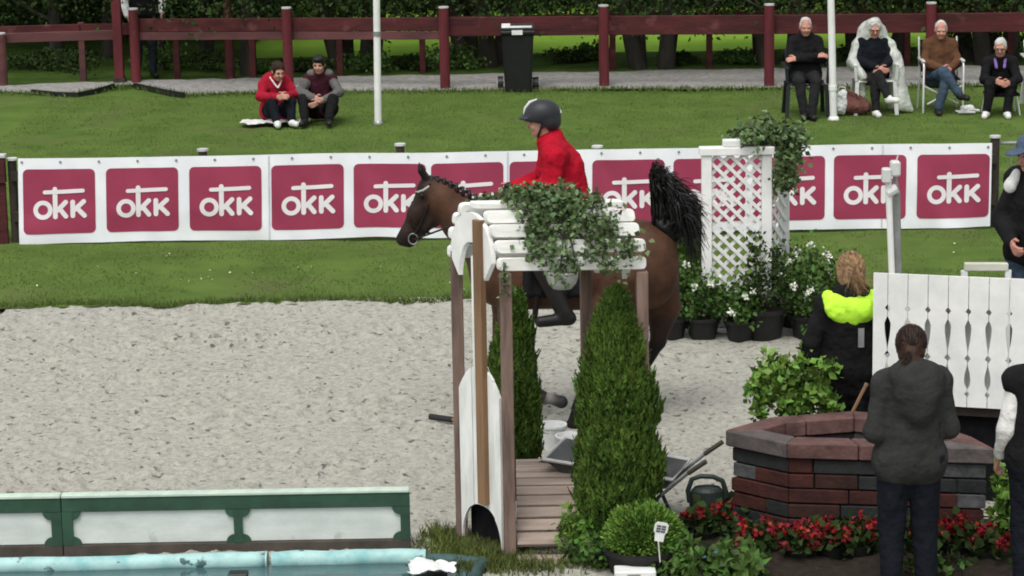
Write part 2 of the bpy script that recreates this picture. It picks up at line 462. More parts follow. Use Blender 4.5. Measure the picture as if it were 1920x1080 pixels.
# ------------------------------------------------------------------ foliage
def rdir(n, rng=RNG):
    v = rng.normal(size=(n, 3)); return v / np.linalg.norm(v, axis=1)[:, None]
def leaf_mesh(C, D, size, asp=.55, fold=.15, rng=RNG, pts=4):
    """one folded leaf per centre: C bases, D axes, size lengths"""
    n = len(C); D = D / (np.linalg.norm(D, axis=1)[:, None] + 1e-9)
    s = np.cross(D, rdir(n, rng)); s /= np.linalg.norm(s, axis=1)[:, None] + 1e-9
    nn = np.cross(s, D); L = np.asarray(size).reshape(-1, 1) * np.ones((n, 1))
    b = C; tip = C + D * L; mid = C + D * L * .45
    l = mid + s * L * asp * .5 + nn * L * fold; r = mid - s * L * asp * .5 + nn * L * fold
    vs = np.stack([b, r, tip, l], 1).reshape(-1, 3)
    k = np.arange(n)[:, None] * 4
    return vs, np.concatenate([k + [0, 1, 2], k + [0, 2, 3]], 0)
def clump(C, n, spread, rng=RNG):
    i = rng.integers(0, len(C), n)
    return C[i] + rng.normal(size=(n, 3)) * spread
# ================================================================== SETTING
def grid_sheet(name, xs, ys, zf, mat, smooth=True):
    X, Y = np.meshgrid(xs, ys, indexing='ij'); Z = zf(X, Y)
    nx, ny = len(xs), len(ys); i = np.arange(nx - 1)[:, None] * ny + np.arange(ny - 1)[None]
    f = np.stack([i, i + ny, i + ny + 1, i + 1], -1).reshape(-1, 4)
    return mesh_np(name, np.stack([X, Y, Z], -1).reshape(-1, 3), f, mat, smooth)
Y_EDGE = gp(500, 568)[1]            # far edge of the riding sand
Y_PATH = gp(835, 170)[1]
def n2(X, Y, s, seed=0): return vnoise(np.stack([X, Y, np.zeros_like(X)], -1), s, seed)

# ground to the horizon (meadow beyond the trees)
tag(grid_sheet('meadow_ground', np.array([-600, 600.]), np.array([-40, 900.]), lambda X, Y: X * 0 - .06, meadow_m), kind='structure')
# lawn from the sand to the gravel path
def lawn_z(X, Y): return .01 + .035 * n2(X, Y, .8) + .012 * n2(X, Y, 5, 3)
Yl = gp(960, 150)[1]
tag(grid_sheet('lawn', np.linspace(-14, 14, 220), np.linspace(Y_EDGE - .12, Yl, 130), lawn_z, lawn_m), kind='structure')
# darker ground under the trees, then open meadow
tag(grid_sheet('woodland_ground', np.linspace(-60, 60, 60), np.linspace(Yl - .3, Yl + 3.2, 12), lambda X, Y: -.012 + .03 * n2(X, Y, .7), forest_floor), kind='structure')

xg = gp(455, 110)[0]
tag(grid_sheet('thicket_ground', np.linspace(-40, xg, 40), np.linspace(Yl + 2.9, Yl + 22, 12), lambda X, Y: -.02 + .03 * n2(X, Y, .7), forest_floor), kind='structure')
# riding sand with hoof prints
xs = np.arange(-4.6, 4.6, .028); ys = np.arange(14.6, Y_EDGE + .1, .032)
X, Y = np.meshgrid(xs, ys, indexing='ij')
Z = .016 * n2(X, Y, 2.2) + .022 * n2(X, Y, 7, 2) + .018 * n2(X, Y, 15, 5)
rs = np.random.default_rng(11)
for k in range(1700):
    cx, cy = rs.uniform(-4.6, 4.6), rs.uniform(14.6, Y_EDGE)
    r = rs.uniform(.04, .085); a = rs.uniform(.008, .022)
    i0, i1 = np.searchsorted(xs, [cx - 2.2 * r, cx + 2.2 * r]); j0, j1 = np.searchsorted(ys, [cy - 2.2 * r, cy + 2.2 * r])
    q = ((X[i0:i1, j0:j1] - cx) ** 2 + (Y[i0:i1, j0:j1] - cy) ** 2) / r ** 2
    Z[i0:i1, j0:j1] += a * (-np.exp(-q * 1.6) + .55 * np.exp(-(np.sqrt(q) - 1.25) ** 2 * 7))
for k in range(26):                       # canter tracks crossing the ring
    x0_, y0_, a0 = rs.uniform(-5, 5), rs.uniform(15, Y_EDGE), rs.uniform(-.35, .35) + (0 if k % 2 else math.pi)
    for j in range(26):
        a0 += rs.normal() * .03; x0_ += math.cos(a0) * .42; y0_ += math.sin(a0) * .42
        for q_ in range(2):
            cx, cy = x0_ + rs.normal() * .09, y0_ + rs.normal() * .09; r = rs.uniform(.055, .085); a = rs.uniform(.018, .034)
            i0, i1 = np.searchsorted(xs, [cx - 2.2 * r, cx + 2.2 * r]); j0, j1 = np.searchsorted(ys, [cy - 2.2 * r, cy + 2.2 * r])
            if i1 <= i0 or j1 <= j0: continue
            q = ((X[i0:i1, j0:j1] - cx) ** 2 + (Y[i0:i1, j0:j1] - cy) ** 2) / r ** 2
            Z[i0:i1, j0:j1] += a * (-np.exp(-q * 1.6) + .6 * np.exp(-(np.sqrt(q) - 1.25) ** 2 * 7))
Z = np.where((Y < gp(500, 1062)[1] + .0 * X) & (X < gp(890, 1050)[0]), Z * .2 - .05, Z * 1.15)
Z = Z * np.clip((Y_EDGE + .1 - Y) / .25, .15, 1) + .012
tag(grid_sheet('arena_sand', xs, ys, lambda a, b_: Z, sand_m), kind='structure')
tag(grid_sheet('arena_ground', np.linspace(-40, 40, 40), np.linspace(-10, Y_EDGE + .05, 40), lambda X, Y: X * 0 - .035, sand_m), kind='structure')

# gravel path behind the lawn
front = [(-300, 168), (0, 172), (130, 177), (215, 161), (250, 159), (350, 177), (520, 172), (835, 170), (1140, 166), (1440, 165), (1920, 158), (2300, 152)]
back = [(-300, 166), (0, 160), (215, 152), (300, 150), (640, 143), (960, 137), (1440, 128), (1920, 122), (2300, 117)]
pxs = np.linspace(-300, 2300, 120)
fy = np.interp(pxs, *zip(*front)); by = np.interp(pxs, *zip(*back))
rows = []
for t in np.linspace(0, 1, 6):
    rows.append([gp(x, f_ + (b_ - f_) * t + (random.uniform(-1.2, 1.2) if t in (0, 1) else 0), .034) for x, f_, b_ in zip(pxs, fy, by)])
vs = np.array(rows).reshape(-1, 3); n = len(pxs)
i = np.arange(5)[:, None] * n + np.arange(n - 1)[None]
tag(mesh_np('gravel_path', vs, np.stack([i, i + 1, i + n + 1, i + n], -1).reshape(-1, 4), gravel_m), kind='structure')
# shadow line of the curb, modelled as thin dark strips in two sagging runs
for pts, lab in ((((60, 172), (105, 177), (145, 178), (180, 171), (214, 161)), 'curb shadow strip sagging left of the tall red gate post'),
                 (((252, 160), (285, 167), (318, 174), (345, 178)), 'curb shadow strip sloping away right of the short red post')):
    m = MB()
    P = [gp(x, y, .05) for x, y in pts]
    for a, c in zip(P[:-1], P[1:]): m.beam(a, c, .03, .07)
    tag(m.build('curb_shadow', black_plastic), lab, 'edging', 'dark curb shadow strips along the gravel')

# grass blades on the lawn
def blades(name, C, hgt, wid, mat):
    n = len(C); a = RNG.uniform(0, 2 * math.pi, n); s = np.stack([np.cos(a), np.sin(a), 0 * a], 1)
    lean = RNG.normal(size=(n, 3)) * .45; lean[:, 2] = 1
    h = (hgt * RNG.uniform(.5, 1.3, n))[:, None]
    v = np.stack([C - s * wid, C + s * wid, C + lean * h], 1).reshape(-1, 3)
    return mesh_np(name, v, np.arange(3 * n).reshape(-1, 3), mat)
n = 150000
bx = RNG.uniform(-6.5, 6.5, n); byy = Y_EDGE + (Y_PATH - Y_EDGE) * RNG.uniform(0, 1, n) ** 1.1
keep = (n2(bx, byy, 1.7, 9) + .5 * n2(bx, byy, 6, 4)) > -.18
bx, byy = bx[keep], byy[keep]
tag(blades('lawn_grass', np.stack([bx, byy, lawn_z(bx, byy) - .004], 1), .02, .006, blade_m), 'short mown green grass covering the lawn', 'grass', kind='stuff')
# ragged fringe on the sand edge and tufts along the gravel
n = 9000
ex = RNG.uniform(-5, 5, n); ey = Y_EDGE - .12 + np.abs(RNG.normal(size=n)) * .10 + .16 * n2(ex, ex * 0, 2.5)
tag(blades('sand_edge_grass', np.stack([ex, ey, ex * 0 + .005], 1), .055, .007, blade_m), 'ragged grass fringe where lawn meets riding sand', 'grass', kind='stuff')
px_ = RNG.uniform(-50, 1980, 5000)
C = np.array([gp(x, np.interp(x, *zip(*front)) + abs(random.gauss(0, 3.2)), .03) for x in px_])
tag(blades('path_edge_grass', C, .06, .008, blade_m), 'uneven grass tufts along the gravel path edge', 'grass', kind='stuff')
C = []
for x, y, r, k in ((835, 1010, 26, 500), (880, 1035, 40, 1500), (930, 1040, 25, 700), (1010, 1062, 60, 500), (915, 1060, 40, 900)):
    for _ in range(k):
        C.append(gp(x + random.gauss(0, r), min(y + random.gauss(0, 9), 1100), .02))
tag(blades('pool_side_grass', np.array(C), .07, .006, pm('damp_grass', (.11, .14, .03), (.06, .075, .02), 3, .8, island=.4)), 'low weedy grass between the pool and the arched bridge', 'grass', kind='stuff')

# fallen petals and pale bits on the near lawn strip
C = []
for cx, cy, k in ((320, 480, 9), (375, 525, 10), (430, 505, 5), (72, 540, 2), (560, 505, 4), (690, 495, 5), (1560, 470, 4), (1800, 470, 5), (220, 505, 4), (880, 540, 4)):
    for _ in range(k):
        p = gp(cx + random.gauss(0, 26), cy + random.gauss(0, 9), .03); C.append(p)
C = np.array(C); vs, fs = leaf_mesh(C, rdir(len(C)) * V(1, 1, .3), RNG.uniform(.014, .03, len(C)), .8, .1)
tag(mesh_np('fallen_petals', vs, fs, pm('petal_bits', (.6, .58, .4), (.4, .4, .25), 9, .7, island=.3)), 'pale petals and bits scattered on the near lawn strip', 'petals', kind='stuff')
# dark soil bed in front of the block planter
bed = [gp(x, y, .062) for x, y in ((1278, 1000), (1380, 985), (1560, 1012), (1990, 1000), (2100, 1170), (1290, 1170), (1255, 1060))]
X_, Y_ = np.meshgrid(np.linspace(bed[0][0] - .1, bed[3][0] + .3, 60), np.linspace(gp(1500, 1170)[1], gp(1500, 975)[1], 30), indexing='ij')
Z_ = .03 + .05 * n2(X_, Y_, 9, 3) + .05 * n2(X_, Y_, 3, 6)
edge_ = np.minimum.reduce([X_ - X_.min(), Y_ - Y_.min(), Y_.max() - Y_]); Z_ = Z_ + np.where(edge_ < .06, -.08, .02)
i = np.arange(59)[:, None] * 30 + np.arange(29)[None]
tag(mesh_np('flower_bed', np.stack([X_, Y_, Z_], -1).reshape(-1, 3), np.stack([i, i + 30, i + 31, i + 1], -1).reshape(-1, 4), soil, True), kind='structure')

# ================================================================== WOODS
def make_tree(name, label, loc, rotz, h, cr, low, seed, stems=1, nleaf=9000, lsize=.085, mat=leaf_dark, group=None, trunk_r=.16, zmin=.1):
    r = np.random.default_rng(seed)
    t = thing(name, label, 'tree', loc, rotz, group)
    m = MB()
    for s_ in range(stems):
        a = 2 * math.pi * s_ / stems + .4
        off = V(math.cos(a), math.sin(a), 0) * (.28 if stems > 1 else 0)
        tip = off * 4 + V(r.normal() * .25, r.normal() * .25, h * .75)
        P = [off + (tip - off) * u + V(r.normal(), r.normal(), 0) * .05 * (u > 0) for u in np.linspace(0, 1, 7)]
        P[0][2] = -.1
        tr = trunk_r if stems == 1 else trunk_r * .7
        m.tube(P, [tr * (1.25 if i == 0 else 1 - .8 * i / 6) for i in range(7)], 9)
        for b_ in range(7):
            u = r.uniform(.12, .9); q = P[0] + (tip - P[0]) * u
            a = r.uniform(0, 2 * math.pi); ln = cr * r.uniform(.55, .95)
            e = q + V(math.cos(a) * ln, math.sin(a) * ln, r.uniform(-.15, .5) * ln)
            m.tube([q, (q + e) / 2 + V(0, 0, .12 * ln), e], [tr * .35, tr * .22, .012], 5)
    m.build('trunk', bark, t, smooth=True, world=False)
    nc = 110
    cc = []
    while len(cc) < nc:
        p = r.uniform(-1, 1, 3)
        if .25 < np.linalg.norm(p) < 1: cc.append(p)
    cc = np.array(cc); zc = (low + h) / 2
    cc = np.stack([cc[:, 0] * cr, cc[:, 1] * cr, zc + cc[:, 2] * (h - low) / 2], 1)
    # drooping skirt of low boughs
    a = r.uniform(0, 2 * math.pi, 46); rad = cr * r.uniform(.35, 1.05, 46)
    sk = np.stack([np.cos(a) * rad, np.sin(a) * rad, low + r.uniform(0, 1.5, 46) ** 1.3], 1)
    cc = np.concatenate([cc, sk, sk])
    C = clump(cc, nleaf, V(.42, .42, .26), r)
    C = C[C[:, 2] > zmin]
    D = rdir(len(C), r) + V(0, 0, -.35)
    vs, fs = leaf_mesh(C, D, r.uniform(.6, 1.25, len(C)) * lsize, .62, .12, r)
    mesh_np('crown', vs, fs, mat, parent=t)
    return t
def gpt(x, y): p = gp(x, y); return (p[0], p[1], -.02)
T1 = make_tree('broadleaf_tree', 'grey trunked dark tree standing behind the two sitting teenagers', gpt(466, 139), 0, 7.5, 2.0, 1.0, 21, 1, 8000, trunk_r=.11, zmin=.6)
T2 = make_tree('broadleaf_tree', 'many stemmed dark tree with low boughs between the bin and the chairs', gpt(1222, 124), .4, 7, 1.9, .85, 22, 4, 17000, trunk_r=.17, zmin=.62)
T3 = make_tree('broadleaf_tree', 'dense dark tree with foliage down to the grass at far left', gpt(60, 62), 1.0, 7.5, 2.6, .35, 23, 1, 24000, trunk_r=.2, zmin=.15)
def tr(src, x, y, rz, label):
    return dup(src, gpt(x, y), rz, label)
tr(T3, 240, 58, 2.2, 'dense dark tree behind the tall red gate post')
tr(T3, 385, 52, 3.9, 'dark leafy tree left of the grey trunk, behind the fence')
tr(T2, 668, 122, 1.9, 'many stemmed dark tree left of the nearer white flagpole')
tr(T2, 900, 121, 3.3, 'low hanging dark tree right behind the black wheeled bin')
tr(T2, 1460, 117, 5.2, 'dark low branched tree behind the man in black')
tr(T2, 1640, 112, 2.6, 'dark low branched tree behind the poncho')
tr(T2, 1850, 113, .9, 'dark low branched tree behind the man in brown')
tr(T3, -140, 62, 5.1, 'dense dark tree at the left picture edge')
tr(T2, 2080, 108, 4.4, 'dark tree past the right end of the fence')
T1_more = [(-60, 112, 'slim dark tree behind the low fence at the left edge'), (110, 116, 'slim dark tree between low fence post and tall gate post'), (300, 118, 'slim dark tree right of the gate posts'), (388, 108, 'slim dark tree just left of the tall dark red post'), (205, 104, 'slim dark tree hidden behind the tall gate post')]
for k, (x, y, lab) in enumerate(T1_more): tr(T1, x, y, 1.3 * k + .5, lab)
far = [(-200, 20), (120, 10), (420, 6), (640, 4), (840, 10), (1080, 2), (1290, 6), (1530, -4), (1760, 0), (2020, -8)]
names = ['far left corner of the wood', 'above the left end of the red fence', 'above the teenagers, deep in the wood', 'deep in the wood left of the first flagpole',
         'deep in the wood right of the first flagpole', 'deep in the wood above the bin', 'deep in the wood behind the many stemmed tree',
         'deep in the wood above the man in black', 'deep in the wood above the man in brown', 'deep in the wood at far right']
for i, (x, y) in enumerate(far):
    tr(T3 if i % 2 else T2, x, y, i * 1.7, 'shadowy background tree ' + names[i])
# undergrowth: leafy shrubs between path and trees
def make_shrub(name, label, cat, loc, rad, hgt, n, size, mat, seed, group=None, stem=True, asp=.6):
    r = np.random.default_rng(seed); t = thing(name, label, cat, loc, 0, group)
    cc = r.normal(size=(26, 3)) * V(rad * .5, rad * .5, hgt * .22) + V(0, 0, hgt * .55)
    cc = cc[(cc[:, 2] > .03)]
    C = clump(cc, n, V(rad * .22, rad * .22, hgt * .13), r); C = C[C[:, 2] > .01]
    vs, fs = leaf_mesh(C, rdir(len(C), r) + V(0, 0, .25), r.uniform(.6, 1.3, len(C)) * size, asp, .12, r)
    mesh_np('foliage', vs, fs, mat, parent=t)
    if stem:
        m = MB()
        for q in cc[:10]: m.tube([(0, 0, 0), q * V(.4, .4, .6), q], [.014, .010, .004], 5)
        m.build('stem', bark, t, world=False)
    return t
sh = [(60, 128, .5, .3), (310, 128, .5, .34), (398, 130, .45, .3), (500, 133, .3, .13), (575, 132, .3, .15), (690, 132, .4, .3),
      (770, 128, .25, .2), (860, 128, .45, .34), (1065, 118, .3, .2), (1105, 112, .22, .24), (1275, 117, .25, .15), (1390, 116, .35, .16), (1600, 112, .25, .24), (1690, 108, .22, .16), (1800, 110, .4, .42), (1890, 108, .3, .42), (130, 130, .5, .28)]
where = ['at far left behind the fence', 'right of the short gate post', 'below the grey trunk, left of it', 'left behind the girl in red', 'between the two teenagers, behind the fence', 'behind the first flagpole',
         'right of the first flagpole', 'left of the bin behind the path', 'left of the middle red post', 'behind the middle red post', 'right of the many stemmed trunk', 'left of the man in black', 'between second flagpole and poncho',
         'right of the poncho hood', 'behind the brown jumper', 'behind the white haired man at right', 'left of the tall gate post']
for i, (x, y, rad, h_) in enumerate(sh):
    make_shrub('undergrowth_shrub', 'wild leafy shrub ' + where[i], 'shrub', gpt(x, y), rad, h_, 900, .06, leaf_mid if i % 2 else leaf_dark, 40 + i, 'wild shrubs behind the gravel path')

# ================================================================== RED PATH FENCES
def fence_post(x, yb, yt, r, mat, name='post', root=None, Yref=None):
    g = gp(x, yb); top = yp(x, yt, g[1])[2]
    m = MB(); m.tube([(g[0], g[1], -.1), (g[0], g[1], top)], r, 12); o = m.build(name, mat, root, smooth=False)
    c = MB(); c.tube([(g[0], g[1], top + .001), (g[0], g[1], top + .022)], r * 1.02, 12)
    c.build('post_cap', tray_rim, o, world=False).location = -V(*root.location) if root is not None else V(0, 0, 0)
    return g, top
nf = thing('path_fence', 'long dark red rail fence with round capped posts on the near side of the gravel', 'fence', (0, gp(835, 168)[1], 0))
posts = [(256, 158, 18), (542, 165, 16), (835, 169, 15), (1133, 165, 12), (1442, 165, 10), (1744, 162, 7), (2050, 158, 4)]
pp = []
for x, yb, yt in posts: pp.append(fence_post(x, yb, yt, .072, red_post, 'post', nf))
for (a, ta), (c, tc_), k in zip(pp[:-1], pp[1:], range(9)):
    for o0, hh, mat in ([(.24, .19, red_wood), (.4, .115, red_old)] if k < 2 else [(.28, .27, red_wood)]):
        m = MB(); m.beam(V(a[0] - .02, a[1] + .1, ta - o0), V(c[0] + .02, c[1] + .1, tc_ - o0), .045, hh)
        m.build('rail', mat, nf, bevel=.006)
lf = thing('low_fence', 'lower red rail fence with pale capped post leading in from the left edge', 'fence', (gp(8, 164)[0], gp(8, 164)[1], 0))
a, ta = fence_post(6, 164, 64, .075, red_old, 'post', lf)
c, tc_ = fence_post(-330, 168, 72, .075, red_old, 'post', lf)
e = gp(218, 158)
m = MB(); m.beam(V(a[0], a[1] + .1, ta - .07), V(e[0], e[1] + .06, yp(216, 66, e[1])[2]), .045, .14); m.build('rail', red_old, lf, bevel=.006)
m = MB(); m.beam(V(c[0], c[1] + .1, tc_ - .07), V(a[0], a[1] + .1, ta - .07), .045, .14); m.build('rail', red_old, lf, bevel=.006)
g = gp(225, 158)
gt = thing('gate_post', 'tall square dark red gate post rising out of the picture', 'post', (g[0], g[1], 0))
m = MB(); m.box(g[0] - .065, g[0] + .065, g[1] - .065, g[1] + .065, -.1, 2.9); m.build('shaft', red_post, gt, bevel=.008)
m = MB(); m.box(g[0] - .085, g[0] + .085, g[1] - .085, g[1] + .085, 0, .1); m.build('footing', dark_wood, gt)
m = MB(); m.box(g[0] - .09, g[0] + .09, g[1] - .09, g[1] + .09, 2.901, 2.94); m.build('cap', red_wood, gt)
ff = thing('far_fence', 'thin posted red fence on the far side of the gravel path', 'fence', (0, gp(800, 136)[1], 0))
fpx = [(-30, 156), (157, 150), (333, 148), (475, 146), (638, 143), (793, 136), (960, 134), (1149, 130), (1330, 127), (1515, 123), (1700, 120), (1893, 117), (2090, 112)]
fp = []
for x, yb in fpx:
    g = gp(x, yb); fp.append(g)
    m = MB(); m.box(g[0] - .045, g[0] + .045, g[1] - .045, g[1] + .045, -.1, .86); m.build('post', red_wood if x > 200 else red_old, ff, bevel=.006)
for a, c in zip(fp[:-1], fp[1:]):
    m = MB(); m.beam(a + V(.01, -.07, .76), c + V(-.01, -.07, .76), .035, .17); m.build('rail', red_wood, ff, bevel=.005)
g = gp(432, 146)
tp = thing('dark_post', 'tall dark red post beside the grey tree trunk', 'post', (g[0], g[1], 0))
m = MB(); m.tube([(g[0], g[1], -.1), (g[0], g[1], 2.8)], [.075, .06], 10); m.build('shaft', red_wood, tp)
m = MB(); m.tube([(g[0], g[1], 2.801), (g[0], g[1], 2.84)], .065, 10); m.build('cap', red_wood, tp)
# ================================================================== BANNER AND ITS FENCE
Yb = gp(940, 448)[1]
def bz(px, py): return yp(px, py, Yb)
tl, tr_, bl, br = bz(33, 297), bz(1860, 268), bz(36, 458), bz(1857, 426)
bn = thing('advertising_banner', 'long white banner with a row of raspberry logo squares along the lawn', 'banner', ((bl[0] + br[0]) / 2, Yb, 0))
def bsurf(P):
    """ripples of the hanging sheet: y offset for x, z"""
    x, z = P[..., 0], P[..., 2]
    Q = np.stack([x, x * 0, z], -1)
    low = np.clip(1 - z / .35, 0, 1)
    return .035 * vnoise(Q * V(1, 1, .4), 1.1, 2) + .03 * vnoise(Q * V(1, 1, .5) + Q[..., ::-1] * .4, 4.5, 5) + .1 * low * vnoise(Q * V(1, 1, .6), 3.2, 8)
def bmap(u, w, off=0.0):
    """u along 0..1, w up 0..1"""
    u = np.asarray(u, float); w = np.asarray(w, float)
    sag = .018 * vnoise(np.stack([u * 9, u * 0, u * 0], -1), 1., 4) * w + .03 * vnoise(np.stack([u * 14, u * 0, u * 0], -1), 1., 6) * (1 - w)
    a = bl + (br - bl) * u[..., None]; c = tl + (tr_ - tl) * u[..., None]
    P = a + (c - a) * w[..., None]
    P[..., 2] = np.maximum(P[..., 2] + sag, .012)
    P[..., 1] = Yb + bsurf(P) - off
    return P
nu, nw = 420, 34
U, W = np.meshgrid(np.linspace(0, 1, nu), np.linspace(0, 1, nw), indexing='ij')
i = np.arange(nu - 1)[:, None] * nw + np.arange(nw - 1)[None]
F4 = np.stack([i, i + nw, i + nw + 1, i + 1], -1).reshape(-1, 4)
fr = bmap(U, W).reshape(-1, 3); bk = bmap(U, W, -.003).reshape(-1, 3)
mesh_np('sheet', np.concatenate([fr, bk]) - V(*bn.location), np.concatenate([F4, F4[:, ::-1] + nu * nw]), banner_w, True, bn)
LW = np.linalg.norm(br - bl); LH = tl[2] - bl[2]
def bloc(cu, dx, dz, cw): return cu + dx / LW, cw + dz / LH
sq_c = [111, 267, 423, 577, 731, 876, 1023, 1178, 1330, 1479, 1631, 1787]
def strip_mesh(name, P2, cu, cw, off, mat, faces, parent):
    P2 = np.asarray(P2); P = bmap(cu + P2[:, 0] / LW, cw + P2[:, 1] / LH, off)
    o = mesh_np(name, P - V(*bn.location), faces, mat, True)
    o.parent = parent; return o
def capsule2d(a, b_, r, n=6, seg=16):
    a, b_ = V(*a), V(*b_); d = nrm(b_ - a); s = V(-d[1], d[0]); L = np.linalg.norm(b_ - a); pts = []; fs = []
    ts = [(-r * math.cos(math.pi / 2 * k / n), r * math.sin(math.pi / 2 * k / n)) for k in range(n + 1)]
    ts += [(L * k / seg, r) for k in range(1, seg)]
    ts += [(L + r * math.sin(math.pi / 2 * k / n), r * math.cos(math.pi / 2 * k / n)) for k in range(n + 1)]
    for t, w in ts: pts += [a + d * t + s * w, a + d * t - s * w]
    m = len(ts)
    return pts, [(2 * k + 1, 2 * k + 3, 2 * k + 2, 2 * k) for k in range(m - 1)]
cw = .495
for ci, c in enumerate(sq_c):
    cu = (c - 34.5) / (1858.5 - 34.5)
    sw = .5 * 135.5 / 1824 * LW; shh = .5 * 121 / 160. * LH; r = .052
    rows = np.concatenate([-shh + r * (1 - np.cos(np.linspace(0, math.pi / 2, 6))), np.linspace(-shh + r, shh - r, 17)[1:-1], shh - r * (1 - np.cos(np.linspace(math.pi / 2, 0, 6)))])
    P2 = []; nc = 33
    for z in rows:
        q = max(0, abs(z) - (shh - r)); xh = sw - r + math.sqrt(max(r * r - q * q, 0))
        P2 += [(xh * t, z) for t in np.linspace(-1, 1, nc)]
    k = np.arange(len(rows) - 1)[:, None] * nc + np.arange(nc - 1)[None]
    sq = strip_mesh('logo_square', P2, cu, cw, .004, banner_r, np.stack([k, k + 1, k + nc + 1, k + nc], -1).reshape(-1, 4), bn)
    S = 2 * sw / 410
    def L2(x, y): return ((x - 335) * S, (362 - y) * S)
    # ring letter
    P2 = []; n = 28
    for j in range(n):
        a = 2 * math.pi * j / n
        for rr in (1, 0): P2.append(L2(242 + (55 if rr else 29) * math.cos(a), 410 + (55 if rr else 29) * math.sin(a)))
    fs = [(2 * j, 2 * j + 1, (2 * j + 3) % (2 * n), (2 * j + 2) % (2 * n)) for j in range(n)]
    strip_mesh('letter', P2, cu, cw, .008, banner_t, np.array(fs), sq)
    for strokes in ([((312, 290), (312, 450)), ((326, 412), (372, 366)), ((336, 402), (372, 448))], [((412, 366), (412, 446)), ((424, 410), (474, 364)), ((436, 402), (478, 446))], [((254, 308), (470, 301))]):
        P2 = []; fs = []
        for si, (p, q) in enumerate(strokes):
            a_, f_ = capsule2d(L2(*p), L2(*q), (13.5 if len(strokes) > 1 else 11.5) * S)
            n0 = len(P2); P2 += a_; fs += [tuple(v + n0 for v in f) for f in f_]
        # overlapping strokes step forward a hair so no two faces share a plane
        o = strip_mesh('letter', P2, cu, cw, .008 if len(strokes) > 1 else .0105, banner_t, np.array(fs), sq)
        if len(strokes) > 1:
            nv = len(P2) // 3
            co = np.empty(len(P2) * 3, np.float32); o.data.vertices.foreach_get('co', co); co = co.reshape(-1, 3)
            co[nv:2 * nv, 1] -= .0008; co[2 * nv:, 1] -= .0016; o.data.vertices.foreach_set('co', co.ravel()); o.data.update()
for u in np.linspace(.004, .996, 26):      # eyelets and cable ties along the top hem
    p = bmap(np.array([u]), np.array([.955]), .004)[0]
    m = MB(); m.tube([p, p + V(0, -.004, 0)], .013, 10); m.build('eyelet', steel, bn)
for u in (.258, .503, .888):               # welded seams between the printed lengths
    w_ = np.linspace(.01, .99, 30); L_ = bmap(np.full(30, u - .0009), w_, .0035); R_ = bmap(np.full(30, u + .0009), w_, .0035)
    mesh_np('seam', np.concatenate([L_, R_]) - V(*bn.location), np.stack([np.arange(29), np.arange(29) + 30, np.arange(29) + 31, np.arange(29) + 1], 1), pm('seam_grey', (.66, .66, .72), None, 5, .6), True, bn)
# posts that carry the banner, with caps
bf = thing('banner_fence', 'dark posted rail fence carrying the white banner', 'fence', (0, Yb + .14, 0))
for x, yt in ((22, 300), (380, 283), (750, 273), (1120, 277), (1500, 275), (1866, 258)):
    g = yp(x, yt, Yb + .14)
    m = MB(); m.tube([(g[0], Yb + .14, -.1), (g[0], Yb + .14, g[2])], .045, 10); p = m.build('post', dark_wood, bf)
    m = MB(); m.tube([(g[0], Yb + .14, g[2] + .001), (g[0], Yb + .14, g[2] + .022)], .058, 12)
    o = m.build('cap', tray_rim, p, world=False); o.location = -V(*bf.location)
a, c = yp(22, 320, Yb + .14), yp(1866, 290, Yb + .14)
m = MB(); m.beam(V(a[0], Yb + .085, .72), V(c[0], Yb + .085, .72), .035, .1); m.build('rail', dark_wood, bf)
m = MB(); m.beam(V(a[0], Yb + .085, .3), V(c[0], Yb + .085, .3), .035, .1); m.build('rail', dark_wood, bf)
g = yp(4, 440, Yb + .05)
eb = thing('end_board', 'dark red slatted fence end at the left picture edge', 'fence', (g[0], g[1], 0))
m = MB(); m.box(g[0] - .6, g[0] + .06, g[1], g[1] + .05, .02, yp(4, 345, g[1])[2]); m.build('lower_board', red_wood, eb, bevel=.006)
m = MB(); m.box(g[0] - .6, g[0] + .07, g[1] - .03, g[1] + .05, yp(4, 343, g[1])[2], yp(4, 296, g[1])[2]); m.build('upper_board', red_wood, eb, bevel=.006)
m = MB(); m.box(g[0] - .6, g[0] + .08, g[1] - .04, g[1] + .06, yp(4, 295.5, g[1])[2], yp(4, 289, g[1])[2]); m.build('top_cap', tray_rim, eb, bevel=.004)
# grey barrier right of the banner
g0 = yp(1872, 300, Yb + .2)
cb = thing('crowd_barrier', 'grey tubular crowd barrier just right of the banner end', 'barrier', (g0[0], Yb + .2, 0))
x0 = g0[0]; zt = yp(1890, 268, Yb + .2)[2]
m = MB(); m.tube([(x0, Yb + .2, .0), (x0, Yb + .2, zt), (x0 + 1.8, Yb + .2, zt), (x0 + 1.8, Yb + .2, 0)], .02, 8); m.build('frame', steel, cb, smooth=True)
for k in range(1, 14):
    m = MB(); m.tube([(x0 + k * .13, Yb + .2, .12), (x0 + k * .13, Yb + .2, zt)], .008, 6); m.build('bar', steel, cb)
m = MB(); m.tube([(x0, Yb + .2, .12), (x0 + 1.8, Yb + .2, .12)], .014, 6); m.build('bottom_rail', steel, cb)

